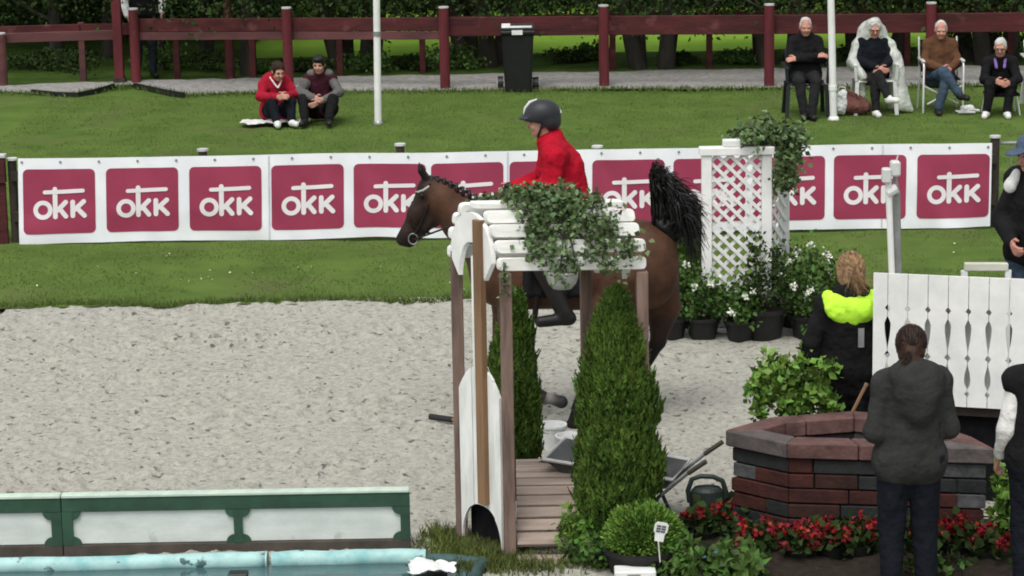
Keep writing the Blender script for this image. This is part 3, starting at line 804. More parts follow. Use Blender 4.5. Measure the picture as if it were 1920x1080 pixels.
# ================================================================== FLAGPOLES, BIN
for xb, yb, xt, lab in ((709, 233, 706, 'white flagpole standing on the lawn left of the wheeled bin'), (1563, 225, 1558, 'white flagpole standing beside the man in black')):
    g = gp(xb, yb); k = yp(xt, 0, g[1]); d = (k - g) / k[2]
    t = thing('flagpole', lab, 'flagpole', (g[0], g[1], 0), 0, 'white flagpoles on the lawn')
    m = MB(); m.tube([g + d * -.1, g + d * 4.0, g + d * 8.5], [.048, .042, .03], 14); m.build('pole', white, t, smooth=True)
    c1 = g + d * .42 if xb > 1000 else yp(707, 63, g[1])
    m = MB(); m.tube([c1 - d * .03, c1 + d * .03], .056, 12); m.build('collar', steel if xb < 1000 else white, t)
    m = MB(); m.lathe([(.075, 0), (.07, .03), (.05, .05)], 14, g); m.build('foot', white if xb > 1000 else steel, t)
g = gp(972, 173); h_ = yp(965, 52, g[1])[2]
t = thing('wheeled_bin', 'black wheeled rubbish bin with white highlight patches on its lid', 'bin', (g[0], g[1], 0))
m = MB()
w0, w1, d0, d1 = .185, .225, .2, .27
m.add([(g[0] - w0, g[1] - d0, .01), (g[0] + w0, g[1] - d0, .01), (g[0] + w0, g[1] + d0, .01), (g[0] - w0, g[1] + d0, .01),
       (g[0] - w1, g[1] - d1, h_ * .93), (g[0] + w1, g[1] - d1, h_ * .93), (g[0] + w1, g[1] + d1, h_ * .93), (g[0] - w1, g[1] + d1, h_ * .93)],
      [(3, 2, 1, 0), (4, 5, 6, 7), (0, 1, 5, 4), (1, 2, 6, 5), (2, 3, 7, 6), (3, 0, 4, 7)])
m.build('body', black_plastic, t, bevel=.025, seg=2)
m = MB(); m.box(g[0] - .245, g[0] + .245, g[1] - .3, g[1] + .29, h_ * .93 + .003, h_ * .985); m.build('rim', black_plastic, t, bevel=.012)
m = MB(); m.box(g[0] - .235, g[0] + .24, g[1] - .29, g[1] + .3, h_ * .985 + .003, h_ * 1.03); l = m.build('lid', pm('lid_grey', (.05, .05, .05), None, 5, .45), t, bevel=.018, seg=2)
off = -V(*t.location)
for x0, x1, y0, y1 in ((-.22, .2, -.28, -.12), (-.22, -.1, -.118, .2)):  # highlights on the lid, modelled as flat white pieces
    m = MB(); m.box(g[0] + x0, g[0] + x1, g[1] + y0, g[1] + y1, h_ * 1.03 + .002, h_ * 1.03 + .012); o = m.build('lid_highlight', paper, l, world=False); o.location = off
m = MB(); m.box(g[0] - .08, g[0] + .07, g[1] - .312, g[1] - .303, h_ * .93, h_ * 1.0); m.build('sticker', paper, t)
for s_ in (-1, 1):
    m = MB(); m.tube([(g[0] + .2 * 1, g[1] + .1 + s_ * .0, .1), (g[0] + .29, g[1] + .1, .1)], .1, 16) if s_ > 0 else m.tube([(g[0] - .29, g[1] + .24, .1), (g[0] - .21, g[1] + .24, .1)], .1, 16)
    w = m.build('wheel', black_plastic, t)
    m = MB(); x_ = g[0] + (.291 if s_ > 0 else -.291); m.tube([(x_, g[1] + (.1 if s_ > 0 else .24), .1), (x_ + s_ * .01, g[1] + (.1 if s_ > 0 else .24), .1)], .035, 10); o = m.build('hub', tray_rim, w, world=False); o.location = off
m = MB(); m.tube([(g[0] - .2, g[1] + .33, h_ * .96), (g[0] + .2, g[1] + .33, h_ * .96)], .016, 8); m.build('handle', black_plastic, t)

# ================================================================== TRELLIS WING
gl = gp(1330, 628); Yt = gl[1]
def tq(px, py, dy=0): return yp(px, py, Yt + dy)
t = thing('trellis_wing', 'tall white lattice jump wing with square posts', 'trellis', (tq(1390, 600)[0], Yt, 0))
zt = tq(1380, 290)[2]
pw = .085
xl, xr = tq(1325, 450)[0], tq(1437, 450)[0]
for x in (xl, xr):
    m = MB(); m.box(x - pw / 2, x + pw / 2, Yt - pw / 2, Yt + pw / 2, 0, zt); m.build('post', white, t, bevel=.005)
m = MB(); m.box(xl - pw / 2 - .02, xr + pw / 2 + .02, Yt - .06, Yt + .06, zt + .002, zt + .07); m.build('cap_rail', white, t, bevel=.006)
m = MB(); x_ = tq(1366, 265)[0]; m.box(x_ - .05, x_ + .1, Yt - .05, Yt + .05, zt + .072, zt + .13); m.build('top_block', white, t, bevel=.006)
def lattice(x0, x1, z0, z1, O, ax, an, parent, step=.079, w=.019, n=None):
    """diagonal slats clipped to a rectangle; O + ax*x + z; each slat a part"""
    for sgn in (1, -1):
        c = -(z1 - z0) - (x1 - x0)
        while c < (z1 - z0) + (x1 - x0):
            # line: z = z0 + sgn*(x - x0) + c
            pts = []
            for x in (x0, x1):
                z = (z0 if sgn > 0 else z1) + sgn * (x - x0) + c
                if z0 <= z <= z1: pts.append((x, z))
            for z in (z0, z1):
                x = x0 + (z - (z0 if sgn > 0 else z1) - c) * sgn
                if x0 < x < x1: pts.append((x, z))
            if len(pts) >= 2:
                a = O + ax * pts[0][0] + V(0, 0, pts[0][1]); b_ = O + ax * pts[1][0] + V(0, 0, pts[1][1])
                if np.linalg.norm(a - b_) > .05:
                    m = MB(); m.beam(a + an * (.009 * sgn), b_ + an * (.009 * sgn), .012, w * 1.5, up=nrm(np.cross(nrm(b_ - a), an))); m.build('slat', white, parent)
            c += step * 1.414
lattice(xl + pw / 2, xr - pw / 2, .12, zt, V(0, Yt, 0), V(1, 0, 0), V(0, 1, 0), t)
m = MB(); m.box(xl + pw / 2, xr - pw / 2, Yt - .02, Yt + .02, .06, .118); m.build('bottom_rail', white, t)
# return side wing
x2, Y2 = yp(1470, 450, Yt + .35)[0], Yt + .35
m = MB(); m.box(x2 - .042, x2 + .042, Y2 - .042, Y2 + .042, 0, zt * .93); m.build('side_post', white, t, bevel=.005)
A = V(xr + .0, Yt + .045, 0); B = V(x2 - .0, Y2 - .045, 0); axs = nrm(B - A); L_ = np.linalg.norm(B - A)
lattice(0, L_, .12, zt * .9, A, axs, nrm(V(-axs[1], axs[0], 0)), t)
# climbing plant on top of the wing
def leafy(name, label, cat, loc, cc, n, spread, size, mat, seed, part='foliage', vines=True, group=None, asp=.75, down=-.2, stem_mat=bark):
    r = np.random.default_rng(seed); t = thing(name, label, cat, loc, 0, group); cc = np.asarray(cc)
    C = clump(cc, n, spread, r)
    vs, fs = leaf_mesh(C, rdir(len(C), r) + V(0, -.25, down), r.uniform(.55, 1.25, len(C)) * size, asp, .12, r)
    mesh_np(part, vs - V(*loc), fs, mat, parent=t)
    if vines:
        m = MB(); c0 = cc.mean(0)
        for q in cc[::2]: m.tube([c0, (c0 + q) / 2 + V(0, 0, .02), q], [.008, .006, .003], 4)
        m.build('vine', stem_mat, t)
    return t
cc = [tq(x + random.gauss(0, 6), y + random.gauss(0, 6), random.uniform(-.1, .25)) for x, y in
      [(1395, 245), (1415, 240), (1440, 238), (1460, 245), (1480, 255), (1495, 265), (1450, 265), (1470, 275), (1490, 285), (1460, 295), (1475, 305), (1485, 300), (1465, 320), (1478, 330), (1470, 345), (1462, 335), (1500, 275), (1425, 250), (1455, 255), (1430, 262), (1380, 262), (1405, 255)]]
leafy('climbing_plant', 'bushy climber spilling over the top right of the white trellis', 'plant', tuple(cc[10]), cc, 1900, .05, .058, leaf_ivy, 61)

# potted white flowering shrubs
def potted(px, py, prad, ph, frad, fh, nl, mat, seed, label, flowers=0, fmat=petal_white, group='potted white flowering shrubs at the trellis', lsize=.05, name='potted_shrub', tall=0.0):
    g = gp(px, py); r = np.random.default_rng(seed)
    t = thing(name, label, 'potted plant', (g[0], g[1], 0), 0, group)
    m = MB(); m.lathe([(prad * .72, .0), (prad * .94, ph * .86), (prad * 1.04, ph * .87), (prad * 1.04, ph), (prad * .92, ph), (prad * .9, ph * .9)], 22); m.build('pot', pot_m, t, smooth=False, world=False)
    m = MB(); m.lathe([(prad * .88, ph * .9), (prad * .85, ph * .93)], 16); m.build('soil', soil, t, world=False)
    cc = []
    while len(cc) < 30:
        p = r.uniform(-1, 1, 3)
        if np.linalg.norm(p) < 1: cc.append(p)
    cc = np.array(cc) * V(frad, frad, fh * .55) + V(0, 0, ph + fh * .45)
    C = clump(cc, nl, V(frad, frad, fh) * .17, r)
    vs, fs = leaf_mesh(C, rdir(nl, r) + V(0, 0, .1), r.uniform(.6, 1.25, nl) * lsize, .65, .12, r)
    mesh_np('foliage', vs, fs, mat, parent=t)
    m = MB()
    for q in cc[:9]: m.tube([(0, 0, ph * .9), q * V(.4, .4, .7), q], [.009, .007, .003], 5)
    m.build('stem', bark, t, world=False)
    if flowers:
        hc = cc[np.argsort(-(cc[:, 2] - cc[:, 1]))[:12]]
        for hcx in hc[:flowers]:
            c0 = hcx + nrm(hcx - V(0, 0, ph + fh * .4)) * .06 + V(0, -.03, .03)
            C = c0 + np.clip(r.normal(size=(16, 3)), -1.4, 1.4) * .015
            vs, fs = leaf_mesh(C, rdir(16, r), np.full(16, .028), .9, .1, r)
            mesh_np('flower_head', vs, fs, fmat, parent=t)
    return t
potted(1258, 636, .15, .2, .24, .42, 900, leaf_mid, 70, 'white flowering potted shrub behind the horse, nearest its hind leg', 5)
potted(1318, 636, .15, .2, .2, .34, 800, leaf_mid, 71, 'small potted shrub in front of the left trellis post', 4)
potted(1388, 638, .14, .18, .2, .3, 800, leaf_mid, 72, 'low potted shrub right below the lattice', 3)
potted(1432, 634, .2, .27, .25, .5, 1300, leaf_dark, 73, 'tallest dense green potted shrub at the right trellis post', 1)
potted(1512, 632, .15, .2, .27, .52, 1200, leaf_mid, 74, 'potted shrub full of white flowers beside the woman in black coat', 8)
potted(1480, 610, .14, .2, .22, .42, 700, leaf_mid, 75, 'white flowering potted shrub behind the trellis side post', 4)
potted(1566, 618, .14, .2, .22, .42, 700, leaf_dark, 76, 'dark potted shrub half hidden by the woman with neon hood', 3)

# ================================================================== THUJAS
def thuja(px, py, rad, hgt, n, seed, label, lsize=.1, potr=.13, poth=.16, lean=0):
    g = gp(px, py); r = np.random.default_rng(seed)
    t = thing('thuja', label, 'conifer', (g[0], g[1], 0), 0, 'columnar thujas in pots')
    m = MB(); m.lathe([(potr * .75, 0), (potr, poth), (potr * .9, poth), (potr * .88, poth * .9)], 20); m.build('pot', pot_m, t, world=False)
    def rad_at(u): return rad * np.where(u < .15, .8 + u * 1.33, 1.0) * np.where(u > .38, np.clip(1 - (np.clip(u - .38, 0, 1) / .63) ** 1.9, .0, 1) ** .75, 1)
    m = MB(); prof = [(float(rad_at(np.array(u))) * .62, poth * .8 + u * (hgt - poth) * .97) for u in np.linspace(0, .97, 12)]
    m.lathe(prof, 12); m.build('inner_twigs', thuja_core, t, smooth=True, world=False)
    # sprays: upright fans of scale leaves
    ns = n // 14
    u = r.uniform(0, 1, ns) ** .9; a = r.uniform(0, 2 * math.pi, ns)
    lump = 1 + .55 * vnoise(np.stack([np.cos(a) * 2, np.sin(a) * 2, u * 7], -1), 1.0, seed)
    R_ = rad_at(u) * r.uniform(.6, 1.0, ns) * lump
    B = np.stack([np.cos(a) * R_ + lean * u, np.sin(a) * R_, poth * .8 + u * (hgt - poth)], 1)
    outw = np.stack([np.cos(a), np.sin(a), 0 * a], 1)
    up = V(0, 0, 1) + outw * r.uniform(.0, .34, ns)[:, None] + r.normal(size=(ns, 3)) * .18
    up /= np.linalg.norm(up, axis=1)[:, None]
    side = np.cross(up, outw + r.normal(size=(ns, 3)) * .6); side /= np.linalg.norm(side, axis=1)[:, None]
    Cs = []; Ds = []; Ls = []
    for j in range(14):
        f = j / 13; sg = 1 if j % 2 else -1
        Cs.append(B + up * (lsize * 1.3 * f)); Ds.append(up + side * sg * (.75 * (1 - f)))
        Ls.append(np.full(ns, lsize * (.62 - .3 * f)) * r.uniform(.7, 1.3, ns))
    C = np.concatenate(Cs); D = np.concatenate(Ds); Ls = np.concatenate(Ls)
    k = len(C); Dn = D / np.linalg.norm(D, axis=1)[:, None]
    s = np.cross(Dn, rdir(k, r)); s /= np.linalg.norm(s, axis=1)[:, None]
    w = Ls[:, None] * .2
    vs = np.stack([C, C + Dn * Ls[:, None] * .5 + s * w, C + Dn * Ls[:, None], C + Dn * Ls[:, None] * .5 - s * w], 1).reshape(-1, 3)
    kk = np.arange(k)[:, None] * 4
    mesh_np('foliage', vs, np.concatenate([kk + [0, 1, 2], kk + [0, 2, 3]]), thuja_m, parent=t)
    return t
gB = gp(1160, 1050); hB = yp(1165, 548, gB[1])[2]
thuja(1160, 1050, .25, hB, 90000, 81, 'big columnar thuja in front of the arched bridge, right of its deck', .062, .15, .2)
gA = gp(972, 936); hA = yp(965, 552, gA[1])[2]
thuja(968, 936, .165, hA, 46000, 82, 'darker thuja standing behind the front bridge post', .062, .13, .17, .01)
gC = gp(1296, 618); hC = yp(1296, 400, gC[1])[2]
thuja(1297, 618, .13, hC, 9000, 83, 'slim far thuja left of the white trellis, behind the tail', .1, .1, .15)
# ================================================================== ARCHED BRIDGE / PERGOLA
FL, BL = gp(957, 1052), gp(867, 1020)
FR = gp(1207, 1049); Wd = FR - FL; Wd[2] = 0; LWd = np.linalg.norm(Wd); wx = Wd / LWd
BR = BL + Wd * .97
Uv = BL - FL; Uv[2] = 0; LU = np.linalg.norm(Uv); ux = Uv / LU
zf = yp(951, 512, FL[1])[2]
pg = thing('arched_pergola', 'small pergola with white arched slat roof over a wooden bridge', 'pergola', (FL[0], FL[1], 0))
for p, z in ((FL, zf), (BL, yp(858, 468, BL[1])[2]), (FR, zf), (BR, zf)):
    m = MB(); m.obox(p + V(0, 0, z / 2 - .03), nrm(V(1, .1, 0)), nrm(V(-.1, 1, 0)), V(0, 0, 1), .036, .036, z / 2 + .03); m.build('post', post_wood, pg, bevel=.004)
outn = nrm(V(-ux[1], ux[0], 0)); outn = outn if outn[0] < 0 else -outn
Mc = (FL + BL) / 2
mid = Mc + outn * .05 - ux * .05
z0, z1 = yp(906, 945, mid[1])[2], yp(903, 412, mid[1])[2]
m = MB(); m.obox(mid + V(0, 0, (z0 + z1) / 2), outn, ux, V(0, 0, 1), .024, .036, (z1 - z0) / 2); m.build('middle_post', post_tan, pg, bevel=.004)
m = MB(); q = mid - ux * -.052; q = mid + ux * .052
m.obox(q + V(0, 0, (yp(893, 480, q[1])[2] + yp(893, 700, q[1])[2]) / 2), outn, ux, V(0, 0, 1), .012, .014, (yp(893, 480, q[1])[2] - yp(893, 700, q[1])[2]) / 2); m.build('batten', white_worn, pg)
# pointed plank panel closing the left side, with an arched hole at the foot
pt0 = BL + ux * -.036; pt1 = FL + ux * .036; Lp = np.linalg.norm(pt1 - pt0); px_ = nrm(pt1 - pt0)
zpk = yp(905, 687, Mc[1])[2]; zsh = zpk - .2; zhole = yp(905, 945, Mc[1])[2]
npk = 6
def ztop(u): return zpk - .17 * abs(2 * u - 1) ** 2.3
def zbot(u): return .04 + max(0, (zhole - .04)) * math.sqrt(max(0, 1 - (abs(2 * u - 1) / .98) ** 2.4))
for k in range(npk):
    u0, u1 = k / npk + .006, (k + 1) / npk - .006
    us = np.linspace(u0, u1, 7)
    poly = [(u * Lp, zbot(u)) for u in us] + [(u * Lp, ztop(u)) for u in us[::-1]]
    m = MB(); m.prism(poly, pt0 + outn * (.012 + .004 * (k % 2)), px_, V(0, 0, 1), outn, 0, .02); m.build('plank', white_worn, pg)
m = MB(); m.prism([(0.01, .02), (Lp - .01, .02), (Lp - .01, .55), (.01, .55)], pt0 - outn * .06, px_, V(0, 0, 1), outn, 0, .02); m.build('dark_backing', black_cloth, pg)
m = MB(); m.beam(pt0 + outn * .045 + V(0, 0, .035), pt1 + outn * .045 + V(0, 0, .035), .04, .07); m.build('sill', dark_wood, pg)
# roof arch
zc = zf + .055; aa = LU / 2 - .03; rise = yp(893, 392, Mc[1])[2] - zc
def arch(th): return (aa * math.cos(th), rise * math.sin(th))       # th 0 = front (FL) .. pi = back
boards = [0, .34, .68, 1.05, 1.5, 1.95, 2.35, 2.72, 3.1]
for bi, th in enumerate(boards):
    du, dz = arch(th)
    tan = nrm(V(-aa * math.sin(th), rise * math.cos(th), 0)); nor = nrm(V(rise * math.cos(th), aa * math.sin(th), 0))
    if .01 < th < 1.3: tan = nrm(tan * .3 + V(0, .7, 0)); nor = V(tan[1], -tan[0], 0)
    if 1.8 < th < 3.0: tan = nrm(tan * .3 - V(0, .7, 0)); nor = V(tan[1], -tan[0], 0)
    if th < .01: tan = V(0, 1, 0); nor = V(1, 0, 0)
    if th > 3.0: tan = V(0, -1, 0); nor = V(-1, 0, 0)
    t3 = -ux * tan[0] + V(0, 0, 1) * tan[1]; n3 = -ux * nor[0] + V(0, 0, 1) * nor[1]
    O = Mc - ux * du + V(0, 0, zc + dz) + n3 * .03
    x0, x1, hw, r = -.05 + random.uniform(-.008, .008), LWd + .015 + random.uniform(-.012, .012), .041, .026
    poly = []
    for cx, cy, a0 in ((x1 - r, hw - r, 0), (x0 + r, hw - r, 90), (x0 + r, -hw + r, 180), (x1 - r, -hw + r, 270)):
        for k in range(5): a = math.radians(a0 + 22.5 * k); poly.append((cx + r * math.cos(a), cy + r * math.sin(a)))
    m = MB(); m.prism(poly, O, wx, t3, n3, -.018, .018); m.build('roof_slat', white_slat, pg, bevel=.004)
for base in (Mc - wx * .045, Mc + wx * (LWd - .03)):
    poly = []
    for k in range(17):
        th = math.pi * k / 16; poly.append((aa * .96 * math.cos(th), rise * .94 * math.sin(th)))
    for k in range(16, -1, -1):
        th = math.pi * k / 16; sc = .34; poly.append((aa * (.6) * math.cos(th), rise * sc * math.sin(th) - .12 * abs(math.cos(th)) ** 3))
    m = MB(); m.prism(poly, base + V(0, 0, zc), -ux, V(0, 0, 1), wx, -.014, .014); m.build('arch_gusset', white, pg)
# bridge deck of slats
br_ = thing('wooden_bridge', 'little bridge of grey brown slats bending down toward the pool', 'bridge', (FL[0] + .4, FL[1] + .3, 0))
P = gp(1030, 1033, .10); P[0] = FL[0] + .05
y, z = FL[1] - .03, P[2]
sl_ang = [32, 27, 23, 19, 14, 8, 3, 0, -2, -4]
for k, ang in enumerate(sl_ang):
    a = math.radians(ang); ln = .118
    c = V(0, y + math.cos(a) * ln / 2, z + math.sin(a) * ln / 2)
    A = V(FL[0] + .045, c[1], c[2]); B = V(FR[0] - .05, c[1] + .01, c[2])
    m = MB(); m.obox((A + B) / 2, V(1, 0, 0), V(0, math.cos(a), math.sin(a)), V(0, -math.sin(a), math.cos(a)), (B[0] - A[0]) / 2, ln / 2 - .009, .014); m.build('deck_slat', deck_wood, br_, bevel=.003)
    y += math.cos(a) * ln; z += math.sin(a) * ln
for x in (FL[0] + .1, FR[0] - .12):
    m = MB(); m.prism([(0.02, .0), (1.1, .0), (1.1, z - .03), (.55, z - .05), (.05, .07)], V(x, FL[1], 0), V(0, 1, 0), V(0, 0, 1), V(1, 0, 0), -.02, .02); m.build('stringer', dark_wood, br_)
m = MB(); A = gp(975, 1063, .06); m.box(FL[0] + .04, FR[0] - .06, FL[1] - .12, FL[1] - .04, .0, .055); m.build('toe_board', deck_wood, br_, bevel=.004)

# ivy over the pergola roof and the cloudy hanging bowl
def rq(px, py, t): return yp(px, py, FL[1] + t)
cc = []
for _ in range(60):
    u, th = random.uniform(.2, .84), random.uniform(.2, 1.5)
    du, dz = arch(th); cc.append(Mc - ux * du + V(0, 0, zc + dz + .05) + wx * (u * LWd) + V(0, -.02, random.uniform(0, .05)))
for x, y in ((1010, 480), (1035, 498), (1050, 515), (1065, 500), (1080, 490), (1140, 490), (1150, 500), (1180, 470), (1190, 455), (1100, 478), (1000, 465), (1030, 470), (1060, 475), (1170, 462), (1120, 470)):
    cc.append(rq(x, y, -.07))
iv = leafy('ivy_planting', 'dense green ivy heaped over the white pergola roof', 'plant', (FL[0] + .45, FL[1], zf + .3), cc, 3000, .036, .039, leaf_ivy, 91, asp=.85)
cc = [yp(x, y, BL[1] + .12) for x, y in ((905, 375), (920, 372), (935, 372), (950, 368), (895, 378), (960, 360), (975, 362), (990, 358), (1010, 352), (1030, 356), (1050, 350), (1075, 358))]
leafy('ivy_trail', 'thin ivy trail along the back edge of the pergola roof', 'plant', tuple(cc[3]), cc, 420, .022, .036, leaf_ivy, 92)
cc = [yp(x, y, BL[1] + .02) for x, y in ((851, 470), (853, 485), (849, 500), (855, 515), (851, 530), (856, 460))]
leafy('ivy_trail', 'few ivy leaves hanging on the back left pergola post', 'plant', tuple(cc[3]), cc, 60, .014, .03, leaf_ivy, 93)
cc = [yp(x, y, FL[1] - .05) for x, y in ((944, 500), (942, 520), (945, 540), (941, 555), (946, 510), (958, 545))]
leafy('ivy_trail', 'few ivy leaves hanging beside the front left pergola post', 'plant', tuple(cc[3]), cc, 60, .014, .03, leaf_ivy, 94)
g = rq(1054, 508, .02)
hb = thing('hanging_bowl', 'cloudy plastic bowl hanging under the front pergola slat with ivy', 'bowl', tuple(g))
m = MB(); m.lathe([(.03, -.115), (.06, -.108), (.085, -.08), (.1, -.04), (.102, 0), (.098, 0), (.093, -.04), (.078, -.074), (.05, -.1), (.02, -.105)], 22, g); m.build('bowl', clear_m, hb, smooth=True)
m = MB(); m.lathe([(.101, -.006), (.107, -.006), (.107, .004), (.101, .004)], 22, g); m.build('rim', bucket_m, hb)

# ================================================================== LOW GREEN WALL AND POOL
a, c = gp(116, 1046), gp(768, 1034)
yw = (a[1] + c[1]) / 2; hw = yp(768, 918, yw)[2]
def wall_piece(x0, x1, stiles, label):
    t = thing('low_wall', label, 'low wall', ((x0 + x1) / 2, yw, 0), 0, 'green framed jump walls')
    z0, z1 = .012, hw
    m = MB(); m.box(x0, x1, yw, yw + .03, z0 + .08, z1 - .1); m.build('panel', pale_panel, t)
    m = MB(); m.box(x0, x1, yw - .02, yw + .036, z1 - .105, z1 - .012); m.build('top_rail', green_paint, t, bevel=.004)
    m = MB(); m.box(x0, x1, yw - .02, yw + .036, z0, z0 + .075); m.build('bottom_rail', brown_rail, t, bevel=.004)
    m = MB(); m.box(x0 - .0, x1 + .0, yw - .028, yw + .05, z1 - .012, z1 + .008); m.build('cap_board', green_cap, t, bevel=.004)
    m = MB(); m.box(x0 + .02, x1 - .02, yw + .037, yw + .048, 0, z1 - .013); m.build('rear_board', green_paint, t)
    for xc, w in stiles:
        m = MB(); m.box(xc - w / 2, xc + w / 2, yw - .022, yw + .0355, z0 + .074, z1 - .104); s_ = m.build('stile', green_paint, t)
        for sx in (-1, 1):
            if (xc + sx * .05 < x0) or (xc + sx * .05 > x1): continue
            for zz, sz in ((z0 + .075, 1), (z1 - .105, -1)):
                poly = [(0, 0)] + [(.052 * math.cos(math.radians(q)), .052 * math.sin(math.radians(q))) for q in range(0, 91, 15)]
                m = MB(); m.prism([(sx * p[0], sz * p[1]) for p in poly], V(xc + sx * w / 2, yw, zz), V(1, 0, 0), V(0, 0, 1), V(0, 1, 0), -.019, .03)
                o = m.build('corner_bracket', green_paint, s_, world=False); o.location = -V(*t.location)
x0, xm, x1 = yp(117, 980, yw)[0], yp(447, 980, yw)[0], yp(769, 980, yw)[0]
wall_piece(x0 + .003, x1, [(x0 + .035, .066), (xm, .055), (x1 - .03, .06)], 'low green framed wall with two pale panels beside the pool')
wall_piece(x0 - 2.2, x0 - .003, [(x0 - .035, .066), (x0 - 1.1, .055)], 'low green framed wall cut by the left picture edge')
# pool: liner rim, water
yr = gp(500, 1052)[1]
rim_f = [gp(x, y) for x, y in ((-500, 1086), (100, 1075), (500, 1065), (700, 1061), (800, 1059), (850, 1063), (905, 1068))]
teal_dark = pm('dull_teal_liner', (.05, .1, .1), (.03, .06, .055), 6, .6, .3, 20)
po = thing('water_jump_pool', 'shallow pool with pale turquoise liner rim at the bottom left', 'pool', (-1.5, yr - .6, 0))
def rim_tube(P, r, seed, n=60):
    P = np.array(P); s = np.linspace(0, 1, len(P)); q = np.linspace(0, 1, n)
    Q = np.stack([np.interp(q, s, P[:, i]) for i in range(3)], 1)
    Q[:, 2] = r * .9; Q += .02 * np.stack([vnoise(Q, 3, seed), vnoise(Q, 3, seed + 1), .6 * vnoise(Q, 5, seed + 2)], 1)
    return [q_ for q_ in Q], [r * (1 + .35 * float(vnoise(q_, 6, seed + 3))) for q_ in Q]
cutx = gp(508, 1065)[0]
Pa = [p for p in rim_f if p[0] < cutx] + [gp(503, 1065)]
Pb = [gp(512, 1065)] + [p for p in rim_f if p[0] > cutx]
for k, P_ in enumerate((Pa, Pb)):
    m = MB(); q, r = rim_tube(P_[:-2] if k else P_, .055, 3 + k, 70); m.tube(q, r, 12); m.build('liner_rim', liner, po, smooth=True)
m = MB(); q, r = rim_tube(Pb[-3:], .042, 9, 40); m.tube(q, r, 12); m.build('rim_tail', teal_dark, po, smooth=True)
m = MB(); xa, xb = rim_f[0][0], rim_f[-1][0]
pts = [rim_f[0], rim_f[1], rim_f[2], rim_f[3], rim_f[4], rim_f[5] + V(0, -.05, 0), rim_f[6] + V(-.03, -.1, 0), V(xb - .3, rim_f[0][1] - 1.9, 0), V(xa, rim_f[0][1] - 2.1, 0)]
m.add([(p[0], p[1] - .015, .03) for p in pts], [tuple(range(len(pts)))]); m.build('water', wm, po)
near = [V(xb - .3, rim_f[0][1] - 1.9, 0), V((xa + xb) / 2, rim_f[0][1] - 2.0, 0), V(xa, rim_f[0][1] - 2.1, 0)]
m = MB(); q, r = rim_tube(near, .055, 21, 40); m.tube(q, r, 10); m.build('near_rim', liner, po, smooth=True)
m = MB(); q, r = rim_tube([rim_f[6], near[0]], .042, 25, 30); m.tube(q, r, 10); m.build('side_rim', teal_dark, po, smooth=True)
g = gp(808, 1072, .05)
fo = thing('plastic_sheet', 'crumpled white plastic lying on the pool rim at bottom', 'plastic', tuple(g))
xs_ = np.linspace(-.14, .14, 16); X_, Y_ = np.meshgrid(xs_, np.linspace(-.16, .09, 14), indexing='ij')
Z_ = .05 + .05 * vnoise(np.stack([X_, Y_, X_ * 0], -1), 14, 3) + .04 * vnoise(np.stack([X_, Y_, X_ * 0], -1), 30, 4)
i = np.arange(15)[:, None] * 14 + np.arange(13)[None]
mesh_np('sheet', np.stack([X_ + .02 * np.sin(Y_ * 40), Y_, Z_], -1).reshape(-1, 3), np.stack([i, i + 14, i + 15, i + 1], -1).reshape(-1, 4), paper, False, fo)
m = MB(); m.box(g[0] - .1, g[0] + .1, g[1] - .1, g[1] + .06, .02, .05); m.build('tray', black_plastic, fo)
g = gp(448, 1074, .03)
m = MB(); m.box(g[0] - .06, g[0] + .06, g[1] - .1, g[1] + .0, .026, .05)
o = m.build('weight_block', black_plastic, None, bevel=.006); o.location = (0, 0, 0); tag(o, 'dark block sitting in the pool water at the bottom edge', 'block')

# ================================================================== BLOCK PLANTER
HZ = .70
top = [gp(x, y, HZ) for x, y in ((1372, 806), (1478, 828), (1850, 838), (1812, 818), (1700, 780), (1600, 772), (1452, 783))]
pl = thing('block_planter', 'large angular planter of dark red and charcoal blocks', 'planter', (float(np.mean([p[0] for p in top])), float(np.mean([p[1] for p in top])), 0))
rb = random.Random(5)
ctr = np.mean(top, 0)
nc_ = 6; ch = (HZ - .11) / nc_
def inset(poly, d):
    """offset a closed polygon inwards by d with mitred corners"""
    n = len(poly); out = []
    for i in range(n):
        p0, p1, p2 = poly[i - 1][:2], poly[i][:2], poly[(i + 1) % n][:2]
        e1, e2 = nrm(p1 - p0), nrm(p2 - p1); n1, n2_ = V(-e1[1], e1[0]), V(-e2[1], e2[0])
        if np.dot(n1, ctr[:2] - p1) < 0 and np.dot(n2_, ctr[:2] - p1) < 0: n1, n2_ = -n1, -n2_
        b_ = nrm(n1 + n2_); out.append(V(*(p1 + b_ * d / max(.35, np.dot(b_, n1))), 0))
    return out
ring = [V(p[0], p[1], 0) for p in top]
def course(e, z0, z1, d_out, d_in, cuts, pick, name, bev):
    o_, i_ = inset(ring, d_out), inset(ring, d_in); n = len(ring)
    Lq = np.linalg.norm(ring[(e + 1) % n] - ring[e])
    for s0, s1 in zip(cuts[:-1], cuts[1:]):
        pr = rb.uniform(-.006, .006) if name == 'block' else 0
        oo = inset(ring, d_out + pr) if pr else o_
        f0, f1 = (s0 + (.004 if s0 > 0 else .001)) / Lq, (s1 - (.004 if s1 < Lq else .001)) / Lq
        q = [oo[e] + (oo[(e + 1) % n] - oo[e]) * f0, oo[e] + (oo[(e + 1) % n] - oo[e]) * f1, i_[e] + (i_[(e + 1) % n] - i_[e]) * f1, i_[e] + (i_[(e + 1) % n] - i_[e]) * f0]
        m = MB(); m.prism([(p[0], p[1]) for p in q], V(0, 0, 0), V(1, 0, 0), V(0, 1, 0), V(0, 0, 1), z0, z1 + rb.uniform(-.003, .001)); m.build(name, pick(), pl, bevel=bev)
